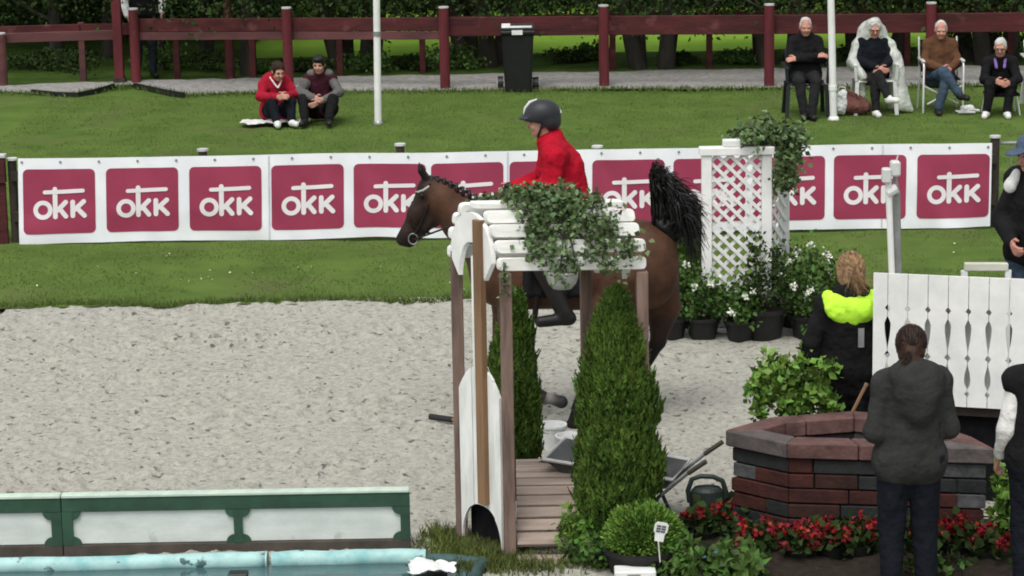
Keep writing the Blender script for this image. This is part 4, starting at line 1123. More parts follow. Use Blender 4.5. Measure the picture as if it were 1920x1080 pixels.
for e in range(len(ring)):
    L_ = np.linalg.norm(ring[(e + 1) % len(ring)] - ring[e])
    for c in range(nc_):
        cuts = [0.0]; shf = rb.uniform(.12, .4)
        while cuts[-1] < L_ - .22: cuts.append(cuts[-1] + (shf if len(cuts) == 1 else rb.uniform(.26, .62)))
        cuts = [x for x in cuts if x < L_ - .1] + [L_]
        course(e, c * ch + .004, (c + 1) * ch - .005, .0, .11, cuts, lambda: rb.choices([brick_red, brick_brown, brick_grey, brick_pale], [4, 4, 3.2, .45])[0], 'block', .006)
    cuts = [0.0]
    while cuts[-1] < L_ - .3: cuts.append(cuts[-1] + rb.uniform(.28, .46))
    cuts = [x for x in cuts if x < L_ - .12] + [L_]
    course(e, HZ - .104, HZ, -.03, .13, cuts, lambda: cap_grey if (e == 0 or rb.random() < .15) else cap_pink, 'cap_block', .008)
m = MB(); inner = [V(p[0], p[1], 0) + (V(ctr[0], ctr[1], 0) - V(p[0], p[1], 0)) * .1 for p in top]
m.prism([(p[0], p[1]) for p in inner], V(0, 0, 0), V(1, 0, 0), V(0, 1, 0), V(0, 0, 1), .0, HZ - .2); m.build('soil', soil, pl)
# leafy shrub standing in the planter
cc = []
gS = gp(1488, 800, .5)
for _ in range(40):
    x, y = random.gauss(1488, 38), random.gauss(725, 34)
    if 1412 < x < 1572 and 655 < y < 792: cc.append(yp(x, y, gS[1] + random.uniform(-.12, .12)))
cc += [yp(x, y, gS[1]) for x, y in ((1440, 670), (1430, 700), (1425, 740), (1545, 745), (1560, 750), (1500, 680), (1530, 710), (1450, 690), (1470, 780), (1500, 785), (1520, 775))]
leafy('planter_shrub', 'bright green leafy shrub growing in the left end of the block planter', 'shrub', (gS[0], gS[1], .5), cc, 1500, .03, .068, leaf_bright, 101, down=.0, asp=.7)

# red begonias at the planter foot, troughs, small plants
def flowerbed(px, py, n, seed, label, w=.16):
    g = gp(px, py); r = np.random.default_rng(seed)
    t = thing('red_begonia', label, 'flower', (g[0], g[1], 0), 0, 'red begonias along the planter foot')
    m = MB(); m.lathe([(.07, 0), (.1, .11), (.09, .11), (.085, .1)], 16); m.build('pot', pot_m, t, world=False)
    C = r.normal(size=(170, 3)) * V(w * .55, w * .45, .045) + V(0, 0, .15); C = C[C[:, 2] > .03]
    vs, fs = leaf_mesh(C, rdir(len(C), r) + V(0, 0, .3), r.uniform(.7, 1.3, len(C)) * .06, .8, .12, r); mesh_np('foliage', vs, fs, leaf_dark, parent=t)
    for k in range(n):
        c0 = V(r.normal() * w * .5, r.normal() * w * .4 - .02, .2 + r.uniform(-.03, .06)); C = c0 + r.normal(size=(16, 3)) * .014
        vs, fs = leaf_mesh(C, rdir(16, r), np.full(16, .032), .95, .1, r); mesh_np('blossom', vs, fs, petal_red, parent=t)
    return t
for i, (x, y, w, n, lab) in enumerate(((1316, 1024, .1, 5, 'red begonia pot in front of the watering can'), (1356, 1018, .1, 7, 'red begonia pot at the left planter corner'),
                              (1412, 1052, .15, 9, 'red begonia left of the fullest red clump at the planter foot'), (1500, 1058, .18, 16, 'fullest red begonia clump at the planter foot'),
                              (1560, 1052, .15, 9, 'red begonia between the full clump and the hooded woman'), (1610, 1050, .17, 15, 'red begonia just left of the hooded woman\'s legs'),
                              (1720, 1050, .13, 7, 'red begonia seen between the hooded woman\'s legs'), (1792, 1050, .15, 11, 'red begonia just right of the hooded woman\'s legs'), (1846, 1062, .15, 11, 'red begonia next to the person in the dark vest'))):
    flowerbed(x, y, n, 120 + i, lab, w)
def lowplant(px, py, rad, hgt, n, size, mat, seed, label, name='low_plant', z=0.0):
    g = gp(px, py); t = make_shrub(name, label, 'plant', (g[0], g[1], z), rad, hgt, n, size, mat, seed); return t
g = gp(1206, 1072)
t = thing('globe_conifer', 'rounded bright green dwarf conifer in a black pot by the bridge', 'conifer', (g[0], g[1], 0))
m = MB(); m.lathe([(.2, 0), (.25, .15), (.27, .152), (.27, .18), (.25, .18), (.24, .165)], 24); m.build('pot', pot_m, t, world=False)
r = np.random.default_rng(131); Dr = rdir(9000, r); Dr[:, 2] = np.abs(Dr[:, 2]) * 1.0 - .12
Dr /= np.linalg.norm(Dr, axis=1)[:, None]
lmp = 1 + .28 * vnoise(Dr * 1.0, 3.2, 5)
C = Dr * V(.25, .22, .24) * (r.uniform(.72, 1, 9000) * lmp)[:, None] + V(0, 0, .2)
vs, fs = leaf_mesh(C, Dr + rdir(9000, r) * .6 + V(0, 0, .3), r.uniform(.6, 1.2, 9000) * .034, .4, .05, r)
mesh_np('foliage', vs, fs, leaf_bright, parent=t)
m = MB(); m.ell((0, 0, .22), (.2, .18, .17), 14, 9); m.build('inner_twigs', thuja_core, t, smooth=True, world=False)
lowplant(1092, 1052, .14, .3, 800, .055, leaf_bright, 132, 'loose light green plant at the right end of the bridge deck', 'light_plant')
lowplant(1130, 1068, .14, .26, 600, .055, leaf_mid, 133, 'mid green plant between the light plant and the black pot', 'green_plant')
lowplant(1268, 1088, .13, .2, 420, .07, leaf_mid, 134, 'broad leaved plant right of the black pot at the bottom', 'broad_leaf_plant')
lowplant(1370, 1096, .16, .22, 420, .085, leaf_mid, 135, 'large leaved plant in front of the teal trough', 'broad_leaf_plant')
lowplant(1888, 1040, .07, .55, 420, .07, leaf_bright, 136, 'upright light green plant behind the person in the vest', 'upright_plant')
lowplant(1740, 1085, .12, .16, 220, .06, leaf_mid, 137, 'small pale flowering plant between the hooded woman\'s feet', 'small_plant')
g = gp(1330, 1062)
tt = thing('trough', 'shallow teal plastic trough behind the large leaved plant', 'trough', (g[0], g[1], 0))
m = MB(); m.box(g[0] - .14, g[0] + .14, g[1] - .08, g[1] + .08, .0, .075); m.build('body', teal_m, tt, bevel=.012)
m = MB(); m.box(g[0] - .155, g[0] + .155, g[1] - .095, g[1] + .095, .077, .095); m.build('rim', teal_m, tt, bevel=.006)
g = gp(1192, 1105)
tt = thing('white_crate', 'low white box with a grey printed panel at the bottom edge', 'box', (g[0], g[1], 0))
m = MB(); m.box(g[0] - .125, g[0] + .125, g[1], g[1] + .14, .0, .11); m.build('body', paper, tt, bevel=.006)
m = MB(); m.box(g[0] - .05, g[0] + .03, g[1] - .004, g[1] - .001, .01, .095); m.build('print', steel, tt)
# plant tag stuck in the dwarf conifer
g = yp(1238, 998, gp(1206, 1072)[1] - .28)
tt = thing('plant_tag', 'white plastic plant tag with dark print stuck in the dwarf conifer', 'tag', tuple(g))
ax_ = nrm(V(1, 0, -.18)); ay_ = nrm(V(.2, -.1, 1)); an_ = np.cross(ax_, ay_)
m = MB(); m.prism([(-.025, -.06), (.03, -.06), (.03, -.01), (.042, .005), (.042, .05), (.03, .066), (-.03, .066), (-.042, .05), (-.042, .005), (-.03, -.01)], g, ax_, ay_, an_, -.002, .002); m.build('card', paper, tt)
for k in range(3):
    for j in range(2):
        m = MB(); m.prism([(-.028 + j * .03, .0 + k * .017), (-.002 + j * .03, .0 + k * .017), (-.002 + j * .03, .012 + k * .017), (-.028 + j * .03, .012 + k * .017)], g, ax_, ay_, an_, -.0045, -.003) if an_[1] > 0 else m.prism([(-.028 + j * .03, .0 + k * .017), (-.002 + j * .03, .0 + k * .017), (-.002 + j * .03, .012 + k * .017), (-.028 + j * .03, .012 + k * .017)], g, ax_, ay_, an_, .003, .0045)
        m.build('print', ink, tt)
m = MB(); m.tube([g + ay_ * -.06, g + V(0, .03, -.2)], .004, 5); m.build('stake', paper, tt)

# ================================================================== WHITE CARVED RAILING ON THE PLATFORM
RL = gp(1634, 938); rd = nrm(V(1, -.3, 0)); rn = V(rd[1], -rd[0], 0)
zb, ztp = yp(1640, 752, RL[1])[2], yp(1634, 511, RL[1])[2]
rail = thing('carved_railing', 'white plank railing with cut out teardrops and diamonds', 'railing', (RL[0], RL[1], 0))
pwid = (yp(1701, 600, RL[1] - .06)[0] - yp(1665, 600, RL[1] - .06)[0]) / rd[0]
Hh = ztp - zb
def gapw(s):
    """half width of the cut at s (0 bottom .. 1 top)"""
    w = .0022
    for c, hh, ww in ((.735, .03, .02), (.375, .034, .021), (.10, .03, .018)):
        w = max(w, ww * (1 - abs(s - c) / hh))
    def tear(s, a, b_, m_): # a..b with the widest at m
        if not a < s < b_: return 0
        return .021 * math.sin(math.pi / 2 * ((s - a) / (m_ - a) if s < m_ else (b_ - s) / (b_ - m_))) ** (1.0)
    return max(w, tear(s, .42, .67, .62), tear(s, .13, .33, .2))
ss = np.unique(np.concatenate([np.linspace(0, 1, 30), [.735, .709, .761, .375, .345, .405, .10, .074, .126, .62, .67, .42, .13, .2, .33]]))
for k in range(-1, 11):
    x0, x1 = k * pwid, (k + 1) * pwid
    off0 = yp(1665, 600, RL[1])[0] - RL[0]
    x0 += off0; x1 += off0
    if k == -1: x0 = .0; x1 = off0
    L_ = [(x0 + (gapw(s) if k >= 0 else 0), zb + s * Hh) for s in ss]; R_ = [(x1 - gapw(s), zb + s * Hh) for s in ss]
    L_ = L_[:]; drop = .0
    m = MB()
    # strips keep the carved outline exact
    n_ = len(ss); vs = []; fs = []
    for t0 in (0, .022):
        for p in L_: vs.append(RL + rd * p[0] + V(0, 0, p[1]) + rn * t0)
        for p in R_: vs.append(RL + rd * p[0] + V(0, 0, p[1]) + rn * t0)
    for i in range(n_ - 1):
        fs += [(i, i + 1, n_ + i + 1, n_ + i), (2 * n_ + i, 3 * n_ + i, 3 * n_ + i + 1, 2 * n_ + i + 1), (i, 2 * n_ + i, 2 * n_ + i + 1, i + 1), (n_ + i, n_ + i + 1, 3 * n_ + i + 1, 3 * n_ + i)]
    fs += [(0, n_, 3 * n_, 2 * n_), (n_ - 1, 3 * n_ - 1, 4 * n_ - 1, 2 * n_ - 1)]
    m.add(vs, fs); m.build('plank', white, rail)
bk_ = -rn if rn[1] < 0 else rn     # away from the viewer
m = MB(); m.beam(RL + bk_ * .045 + V(0, 0, ztp - .1), RL + rd * 1.5 + bk_ * .045 + V(0, 0, ztp - .1), .04, .08); m.build('cross_rail', white, rail)
m = MB(); m.beam(RL + bk_ * .045 + V(0, 0, zb + .06), RL + rd * 1.5 + bk_ * .045 + V(0, 0, zb + .06), .04, .08); m.build('cross_rail', white, rail)
m = MB(); m.beam(RL + bk_ * .09 + rd * .32 + V(0, 0, (zb + ztp) / 2 - .02), RL + bk_ * .09 + rd * .78 + V(0, 0, (zb + ztp) / 2 - .02), .012, Hh * .8); m.build('backing_board', white, rail)
a = yp(1808, 500, RL[1] + .25); c = yp(1890, 500, RL[1] + .25)
m = MB(); m.beam(a, c, .05, .055); m.build('hand_rail', pm('cream_rail', (.6, .6, .5), None, 5, .6), rail, bevel=.006)
for q in (a, c):
    m = MB(); m.beam(V(q[0], q[1], zb), V(q[0], q[1], a[2] - .028), .04, .04); m.build('rail_post', white, rail)
pf = thing('platform', 'dark skirted raised platform under the white railing', 'platform', (RL[0] + .8, RL[1] + .3, 0))
A = RL + rd * -.0 + bk_ * .02; B = RL + rd * 2.4 + bk_ * .02; C_ = B + bk_ * 2.2; D_ = A + bk_ * 2.2
zd = zb - .0
m = MB(); m.add([(*A[:2], zd - .07), (*B[:2], zd - .07), (*C_[:2], zd - .07), (*D_[:2], zd - .07), (*A[:2], zd - .004), (*B[:2], zd - .004), (*C_[:2], zd - .004), (*D_[:2], zd - .004)],
                [(3, 2, 1, 0), (4, 5, 6, 7), (0, 1, 5, 4), (1, 2, 6, 5), (2, 3, 7, 6), (3, 0, 4, 7)]); m.build('deck', dark_wood, pf)
m = MB(); A2, B2, C2, D2 = A + bk_ * .06 + rd * .04, B + bk_ * .06 - rd * .04, C_ - bk_ * .05 - rd * .04, D_ - bk_ * .05 + rd * .04
m.add([(*A2[:2], 0), (*B2[:2], 0), (*C2[:2], 0), (*D2[:2], 0), (*A2[:2], zd - .072), (*B2[:2], zd - .072), (*C2[:2], zd - .072), (*D2[:2], zd - .072)],
      [(3, 2, 1, 0), (4, 5, 6, 7), (0, 1, 5, 4), (1, 2, 6, 5), (2, 3, 7, 6), (3, 0, 4, 7)]); m.build('skirt', black_cloth, pf)
g0 = yp(1597, 775, RL[1] - .25); g1 = yp(1612, 745, RL[1] - .25)
tt = thing('wooden_stake', 'pale wooden stick leaning behind the hooded woman in grey', 'stick', (g0[0], g0[1], 0))
m = MB(); d = nrm(g1 - g0); a_ = g0 - d * (g0[2] / d[2]); m.tube([a_, a_ + d * .95], .012, 7); m.build('shaft', post_tan, tt)
m = MB(); m.tube([a_ + d * .951, a_ + d * .97], .014, 7); m.build('end_cap', post_tan, tt)

# timing light posts
g = gp(1676, 668); Yq = g[1]
tl_ = thing('timing_light', 'white timing sensor heads on a white post', 'timing device', (g[0], g[1], 0))
a = yp(1665, 330, Yq); b0 = yp(1674, 560, Yq); d = nrm(a - b0); base = b0 - d * (b0[2] / d[2])
m = MB(); m.tube([base, a], .026, 10); m.build('post', white, tl_)
h1 = yp(1661, 328, Yq); m = MB(); m.box(h1[0] - .035, h1[0] + .04, Yq - .06, Yq + .03, h1[2] - .06, h1[2] + .06); m.build('sensor_box', bucket_m, tl_, bevel=.012)
h2 = yp(1676, 316, Yq); m = MB(); m.box(h2[0] - .03, h2[0] + .05, Yq - .05, Yq + .05, h2[2] - .06, h2[2] + .065); m.build('sensor_head', bucket_m, tl_, bevel=.014)
m = MB(); m.tube([yp(1664, 362, Yq), yp(1682, 352, Yq)], [.045, .04], 10); m.build('lamp_barrel', bucket_m, tl_)
m = MB(); m.tube([yp(1681, 300, Yq), yp(1684, 291, Yq)], .006, 6); m.build('aerial', bucket_m, tl_)
m = MB(); m.lathe([(.16, 0), (.15, .03), (.03, .05)], 14, base); m.build('foot', steel, tl_)
g = gp(1697, 664); a = yp(1681, 335, g[1]); b0 = yp(1684, 520, g[1]); d = nrm(a - b0); base = b0 - d * (b0[2] / d[2])
gp_ = thing('grey_pole', 'grey metal pole with pointed tip right of the timing light', 'pole', tuple(base))
m = MB(); m.tube([base, yp(1680.5, 365, g[1])], .034, 10); m.build('shaft', steel, gp_)
m = MB(); m.tube([yp(1680.5, 364.5, g[1]), yp(1677, 318, g[1])], [.032, .012], 10); m.build('tip', steel, gp_)

# ================================================================== WHEELBARROWS, BUCKETS, WATERING CAN
def barrow(name, label, loc, rotz, rim_mat):
    """local: wheel toward -x, handles toward +x"""
    t = thing(name, label, 'wheelbarrow', loc, rotz)
    m = MB()
    T = [(-.46, .27, .46), (.4, .24, .37)]; Bt = [(-.16, .16, .2), (.2, .15, .2)]
    vs = [(T[0][0], -T[0][1], T[0][2]), (T[1][0], -T[1][1], T[1][2]), (T[1][0], T[1][1], T[1][2]), (T[0][0], T[0][1], T[0][2]),
          (Bt[0][0], -Bt[0][1], Bt[0][2]), (Bt[1][0], -Bt[1][1], Bt[1][2]), (Bt[1][0], Bt[1][1], Bt[1][2]), (Bt[0][0], Bt[0][1], Bt[0][2])]
    inn = [(x * .96, y * .95, z + (.0 if i < 4 else .012)) for i, (x, y, z) in enumerate(vs)]
    m.add(vs + inn, [(0, 4, 5, 1), (1, 5, 6, 2), (2, 6, 7, 3), (3, 7, 4, 0), (4, 7, 6, 5), (8, 9, 13, 12), (9, 10, 14, 13), (10, 11, 15, 14), (11, 8, 12, 15), (12, 13, 14, 15), (0, 1, 9, 8), (1, 2, 10, 9), (2, 3, 11, 10), (3, 0, 8, 11)])
    m.build('tray', grey_tray, t, world=False)
    m = MB(); m.tube([vs[0], vs[1], vs[2], vs[3], vs[0]], .013, 6); m.build('tray_rim', rim_mat, t, world=False)
    for s_ in (-1, 1):
        m = MB(); m.tube([(-.5, s_ * .06, .19), (-.18, s_ * .17, .175), (.24, s_ * .2, .185), (.42, s_ * .225, .35), (.52, s_ * .235, .44)], .012, 8); m.build('handle_tube', steel, t, smooth=True, world=False)
        m = MB(); m.tube([(.5, s_ * .233, .42), (.62, s_ * .245, .51)], .016, 8); m.build('grip', black_plastic if rim_mat is steel else brown_rail, t, world=False)
        m = MB(); m.tube([(.2, s_ * .19, .19), (.28, s_ * .2, .0)], .013, 7); m.build('leg', grey_tray, t, world=False)
        m = MB(); m.beam((-.5, s_ * .06, .19), (-.36, s_ * .15, .34), .02, .035); m.build('fork_bracket', orange, t, world=False)
    m = MB()
    R_ = [];
    for k in range(25): a = 2 * math.pi * k / 24; R_.append((-.5 + .145 * math.cos(a), 0, .19 + .145 * math.sin(a)))
    m.tube(R_, .042, 8, cap=False); w = m.build('wheel', black_plastic, t, smooth=True, world=False)
    m = MB(); m.tube([(-.5, -.03, .19), (-.5, .03, .19)], .1, 16); m.build('rim', bucket_m, w, world=False)
    return t
def tip_loc(px, py, rz, s_):
    g = gp(px, py, .51); x, y = .62, s_ * .245
    return (g[0] - x * math.cos(rz) + y * math.sin(rz), g[1] - x * math.sin(rz) - y * math.cos(rz), 0)
barrow('wheelbarrow', 'grey wheelbarrow with pale rim half hidden behind the big thuja', tip_loc(1355, 828, -.3, 1), -.3, tray_rim)
sa, sb = gp(806, 781, .05), gp(985, 806, .05)
sv = thing('shovel', 'shovel lying on the sand behind the white plank panel, black grip to the left', 'shovel', tuple(sa))
sdv_ = nrm(sb - sa)
m = MB(); m.tube([sa, sa + sdv_ * .2], .024, 9); m.build('grip', black_plastic, sv)
m = MB(); m.tube([sa + sdv_ * .201, sa + sdv_ * .56], .016, 9); m.build('shaft', post_tan, sv)
m = MB(); q = sa + sdv_ * .56; pr_ = nrm(V(-sdv_[1], sdv_[0], .35)); m.prism([(0, -.1), (.02, -.12), (.2, -.1), (.28, 0), (.2, .1), (.02, .12), (0, .1)], q + V(0, 0, .02), sdv_, pr_, np.cross(sdv_, pr_), -.004, .004); m.build('blade', steel, sv)
def bucket(px, py, r, h_, label):
    g = gp(px, py); t = thing('bucket', label, 'bucket', (g[0], g[1], 0), 0, 'white buckets behind the wheelbarrow')
    m = MB(); m.lathe([(r * .74, .0), (r * .98, h_ * .93), (r * 1.07, h_ * .93), (r * 1.07, h_), (r * .96, h_), (r * .93, h_ * .9), (r * .7, .03)], 22); m.build('pail', bucket_m, t, world=False)
    P = [(r * 1.07 * math.cos(math.pi * k / 10), -r * .9 * math.sin(math.pi * k / 10), h_ * .9 - .03 * math.sin(math.pi * k / 10)) for k in range(11)]
    m = MB(); m.tube(P, .004, 5); m.build('bail', steel, t, world=False)
bucket(1036, 845, .1, .2, 'white bucket standing behind the wheelbarrow wheel')
bucket(1068, 856, .095, .16, 'white bucket half hidden by the big thuja and bridge post')
g = gp(1326, 985)
t = thing('watering_can', 'dark green watering can with big loop handle by the planter corner', 'watering can', (g[0], g[1], 0))
m = MB(); prof = [(.10, .0), (.115, .02), (.118, .17), (.105, .24), (.085, .26), (.08, .25)]
m.lathe(prof, 22, squash=(1, .75)); m.build('body', can_m, t, smooth=False, world=False)
m = MB(); P = [(-.115, 0, .16), (-.125, 0, .24), (-.1, 0, .315), (-.04, 0, .335), (.04, 0, .33), (.1, 0, .3), (.125, 0, .22), (.125, 0, .17)]
m.tube(P, .017, 8); m.build('handle', can_m, t, smooth=True, world=False)
m = MB(); m.tube([(.1, 0, .06), (.2, .02, .18), (.28, .03, .27)], [.035, .024, .016], 10); sp_ = m.build('spout', can_m, t, smooth=True, world=False)
m = MB(); m.tube([(.28, .03, .27), (.31, .033, .3)], [.018, .045], 10); m.build('rose', can_m, sp_, world=False)
# ================================================================== PEOPLE
def rot_head(yaw, pitch, roll=0):
    """columns: local x, y, z of the head; face looks along local -y"""
    return np.array(Matrix.Rotation(yaw, 3, 'Z') @ Matrix.Rotation(-pitch, 3, 'X') @ Matrix.Rotation(roll, 3, 'Y'))
def P_stand():
    J = dict(pel=(0, 0, .95), che=(0, .01, 1.25), nek=(0, .02, 1.43), head=(0, -.01, 1.58))
    for s, n in ((-1, 'l'), (1, 'r')):
        J.update({'sh' + n: (s * .158, .01, 1.365), 'el' + n: (s * .235, .04, 1.10), 'wr' + n: (s * .22, -.08, .88), 'hip' + n: (s * .09, 0, .9), 'kn' + n: (s * .1, -.02, .49), 'an' + n: (s * .11, .03, .09), 'to' + n: (s * .125, -.14, .035)})
    return J
def P_chair():
    J = dict(pel=(0, .1, .56), che=(0, .13, .87), nek=(0, .1, 1.06), head=(0, .04, 1.2))
    for s, n in ((-1, 'l'), (1, 'r')):
        J.update({'sh' + n: (s * .16, .11, .985), 'el' + n: (s * .235, .0, .76), 'wr' + n: (s * .06, -.15, .72), 'hip' + n: (s * .095, .08, .53), 'kn' + n: (s * .1, -.34, .52), 'an' + n: (s * .09, -.36, .1), 'to' + n: (s * .11, -.53, .04)})
    return J
def P_ground():
    J = dict(pel=(0, .08, .15), che=(0, .06, .45), nek=(0, -.02, .61), head=(0, -.09, .74))
    for s, n in ((-1, 'l'), (1, 'r')):
        J.update({'sh' + n: (s * .15, .0, .535), 'el' + n: (s * .26, -.16, .38), 'wr' + n: (s * .05, -.4, .4), 'hip' + n: (s * .095, .04, .13), 'kn' + n: (s * .13, -.34, .31), 'an' + n: (s * .11, -.5, .08), 'to' + n: (s * .13, -.67, .035)})
    return J
def hand(S, wr, d, pn, thumb, curl=.5, k=.006):
    """palm + five fingers; d along the hand, pn palm normal (curl direction), thumb = side of the thumb"""
    d = nrm(d); pn = nrm(pn - d * np.dot(pn, d)); sd_ = nrm(thumb - d * np.dot(thumb, d) - pn * np.dot(thumb, pn))
    wr = np.asarray(wr)
    for o in (-.024, -.008, .008, .024): S.rc(wr + sd_ * o * .6, wr + d * .085 + sd_ * o, .016, .0125, .012)
    for o, ln in ((.029, .068), (.0095, .078), (-.010, .072), (-.029, .055)):
        p = wr + d * .088 + sd_ * o; a = curl * .6; dd = d
        for sgm in (.45, .32, .23):
            dd = nrm(d * math.cos(a) + pn * math.sin(a)); q = p + dd * ln * sgm
            S.rc(p, q, .0098, .009, k); p = q; a += curl
    p = wr + d * .03 + sd_ * .03; q = p + nrm(d * .7 + sd_ * .8 + pn * .25) * .042; r_ = q + nrm(d * 1.0 + sd_ * .15 + pn * .4) * .034
    S.rc(p, q, .0135, .011, .012); S.rc(q, r_, .0108, .0092, k)
def torso(S, J):
    for n in 'lr':
        a = J['hip' + n] * .9 + J['pel'] * .1 + V(0, 0, .02); b_ = J['sh' + n] * .5 + J['che'] * .5
        S.rc(a, J['che'] * .75 + J['sh' + n] * .25 - (J['nek'] - J['pel']) * .1, .105, .1, .06); S.rc(b_, J['sh' + n], .085, .05, .05)
    S.rc(J['pel'], J['che'], .115, .115, .06); S.rc(J['che'], J['nek'], .11, .065, .06); S.rc(J['hipl'], J['hipr'], .105, .105, .05)
    S.rc(J['shl'], J['shr'], .05, .05, .05)
    for n in 'lr': S.rc(J['nek'] + V(0, 0, .015), J['sh' + n], .045, .045, .04)
def arms(S, J, end=1.0, only='lr'):
    for n in only:
        S.rc(J['sh' + n], J['el' + n], .05, .041, .03); S.rc(J['el' + n], J['el' + n] + (J['wr' + n] - J['el' + n]) * end, .044, .03, .02)
def legs(S, J, end=1.0, only='lr'):
    for n in only:
        S.rc(J['hip' + n], J['kn' + n], .088, .06, .04); S.rc(J['kn' + n], J['an' + n] + (J['kn' + n] - J['an' + n]) * (1 - end), .058, .04, .02)
def feet(S, J, only='lr', up=.0):
    for n in only:
        a, t = J['an' + n], J['to' + n]; h = a + nrm(a - J['kn' + n]) * .05
        S.rc(a, h, .038, .036, .02); S.rc(h - nrm(t - h) * .02, t, .036, .03, .02)
def head_prims(S, Hc, R):
    e = lambda o: Hc + R @ V(*o)
    S.el(e((0, .012, .028)), (.074, .092, .092), .02, R); S.el(e((0, -.028, -.045)), (.057, .062, .072), .04, R)
    S.el(e((0, -.062, -.092)), (.026, .024, .02), .025, R); S.rc(e((0, -.088, .0)), e((0, -.112, -.032)), .008, .0135, .012)
    S.el(e((0, -.07, .018)), (.052, .022, .014), .02, R)
    for s in (-1, 1):
        S.el(e((s * .075, .012, -.01)), (.012, .022, .03), .008, R); S.el(e((s * .034, -.072, -.035)), (.022, .022, .02), .02, R)
        S.el(e((s * .031, -.098, .002)), (.016, .014, .011), .012, R, sub=True)
def add_part(S, name, mat, root, h=.011, inflate=.0, wob=0, wscale=9, clip=None, seed=1., smooth=True, parent=None):
    vs, fs = S.mesh(h, inflate, wob, wscale, clip, seed)
    return mesh_np(name, vs, fs, mat, smooth, parent or root)
def hair(root, Hc, R, style, mat, body):
    S = Sdf(); e = lambda o: Hc + R @ V(*o)
    S.el(e((0, .016, .034)), (.083, .1, .098) if style in ('tail', 'bob', 'fringe') else (.079, .097, .095), .02, R)
    if style == 'short': S.el(e((0, .05, -.02)), (.072, .07, .07), .03, R); cut = (0, -.1, -.035), (.078, .085, .1)
    elif style == 'thin': S.el(e((0, .05, -.02)), (.074, .07, .065), .03, R); cut = (0, -.085, .02), (.076, .09, .1)
    elif style == 'fringe': S.el(e((0, .03, -.01)), (.084, .08, .07), .03, R); S.el(e((0, -.06, .085)), (.06, .04, .03), .03, R); cut = (0, -.115, -.04), (.07, .085, .085)
    elif style in ('tail', 'long'):
        S.el(e((0, .045, -.03)), (.07, .07, .075), .04, R); S.rc(e((0, .085, -.03)), e((-.01, .11, -.1)), .034, .036, .03); S.rc(e((-.01, .11, -.1)), e((-.02, .095, -.2)), .034, .014, .03); cut = (0, -.1, -.03), (.075, .09, .1)
    elif style == 'bob':
        S.el(e((0, .035, -.03)), (.088, .085, .1), .04, R); S.rc(e((0, .075, -.02)), e((0, .07, -.13)), .05, .035, .03); cut = (0, -.1, -.03), (.072, .09, .11)
    S.el(e(cut[0]), cut[1], .015, R, sub=True)
    add_part(S, 'hair', mat, root, .0075, .004 if style in ('tail', 'bob') else 0, .007, 30, parent=body, seed=3)
def human(name, label, loc, rotz, J, sc=1.0, hd=(0, 0, 0), hstyle='short', hmat=hair_brown, skin=skin_m, wear=(), shoes=shoe_d, face=True, group=None, hands='lr', hres=.0095, curl=.6, skin_only_head=False):
    root = thing(name, label, 'person', loc, rotz, group)
    J = {k: V(*v) * sc for k, v in J.items()}
    R = rot_head(*hd); Hc = J['head']
    S = Sdf(); torso(S, J); arms(S, J); legs(S, J); feet(S, J)
    S.rc(J['nek'] - V(0, 0, .03), Hc + R @ V(0, .02, -.06), .056, .052, .03)
    head_prims(S, Hc, R)
    for n in hands:
        d = nrm(J['wr' + n] - J['el' + n]); s = -1 if n == 'l' else 1
        pn = V(-s, .0, -.2); th = V(0, -.4, 1) if abs(d[2]) < .8 else V(0, -1, 0)
        hand(S, J['wr' + n] + d * .01, d, pn, th, curl)
    body = add_part(S, 'body', skin, root, hres)
    if face:
        off = [Hc + R @ V(s * .031, -.083, .002) for s in (-1, 1)]
        for q in off:
            m = MB(); m.ell(q, (.0125, .008, .006), 8, 6, R); m.build('eye', eye_m, body, True, world=False)
            m = MB(); m.ell(q + R @ V(0, -.008, .018), (.018, .006, .005), 8, 5, R); m.build('eyebrow', hmat, body, True, world=False)
        m = MB(); m.ell(Hc + R @ V(0, -.086, -.066), (.022, .008, .006), 8, 6, R); m.build('mouth', lip_m, body, True, world=False)
    if hstyle: hair(root, Hc, R, hstyle, hmat, body)
    for w in wear:
        S = Sdf(); kind = w[0]; opt = w[3] if len(w) > 3 else {}
        if kind in ('jacket', 'vest'):
            torso(S, J)
            if kind == 'jacket': arms(S, J, .97)
            if opt.get('bulk'): S.rc(J['che'] + V(.015, 0, -.02), J['pel'] + V(.02, 0, .02), .105, .125, .06); S.rc(J['che'] + V(-.06, 0, -.03), J['pel'] + V(-.05, 0, .05), .08, .09, .06)
            if opt.get('collar'): S.rc(J['nek'] - V(0, 0, .02), J['nek'] + V(0, -.005, .035), .062, .06, .03)
            if opt.get('hem'):
                for n in 'lr': S.rc(J['hip' + n], J['hip' + n] * (1 - opt['hem']) + J['kn' + n] * opt['hem'], .094, .088, .05)
            if opt.get('hood'): S.el(J['nek'] + V(0, .075, .0), (.14, .085, .07), .04); S.el(J['nek'] + V(0, .12, -.08), (.125, .075, .085), .05); S.el(J['nek'] + V(0, .13, -.17), (.07, .05, .1), .05)
        elif kind == 'sleeves':
            arms(S, J, .97)
        elif kind == 'trousers':
            legs(S, J, .99); S.rc(J['hipl'], J['hipr'], .108, .108, .05); S.rc(J['pel'], J['pel'] + (J['che'] - J['pel']) * .2, .11, .11, .05)
        add_part(S, opt.get('name', kind), w[1], root, opt.get('h', .0125), w[2], opt.get('wob', .009), opt.get('ws', 12), seed=len(label))
    if shoes:
        for n in 'lr':
            S = Sdf(); feet(S, J, n); add_part(S, 'shoe', shoes, root, .01, .009)
    return root, J, R, body

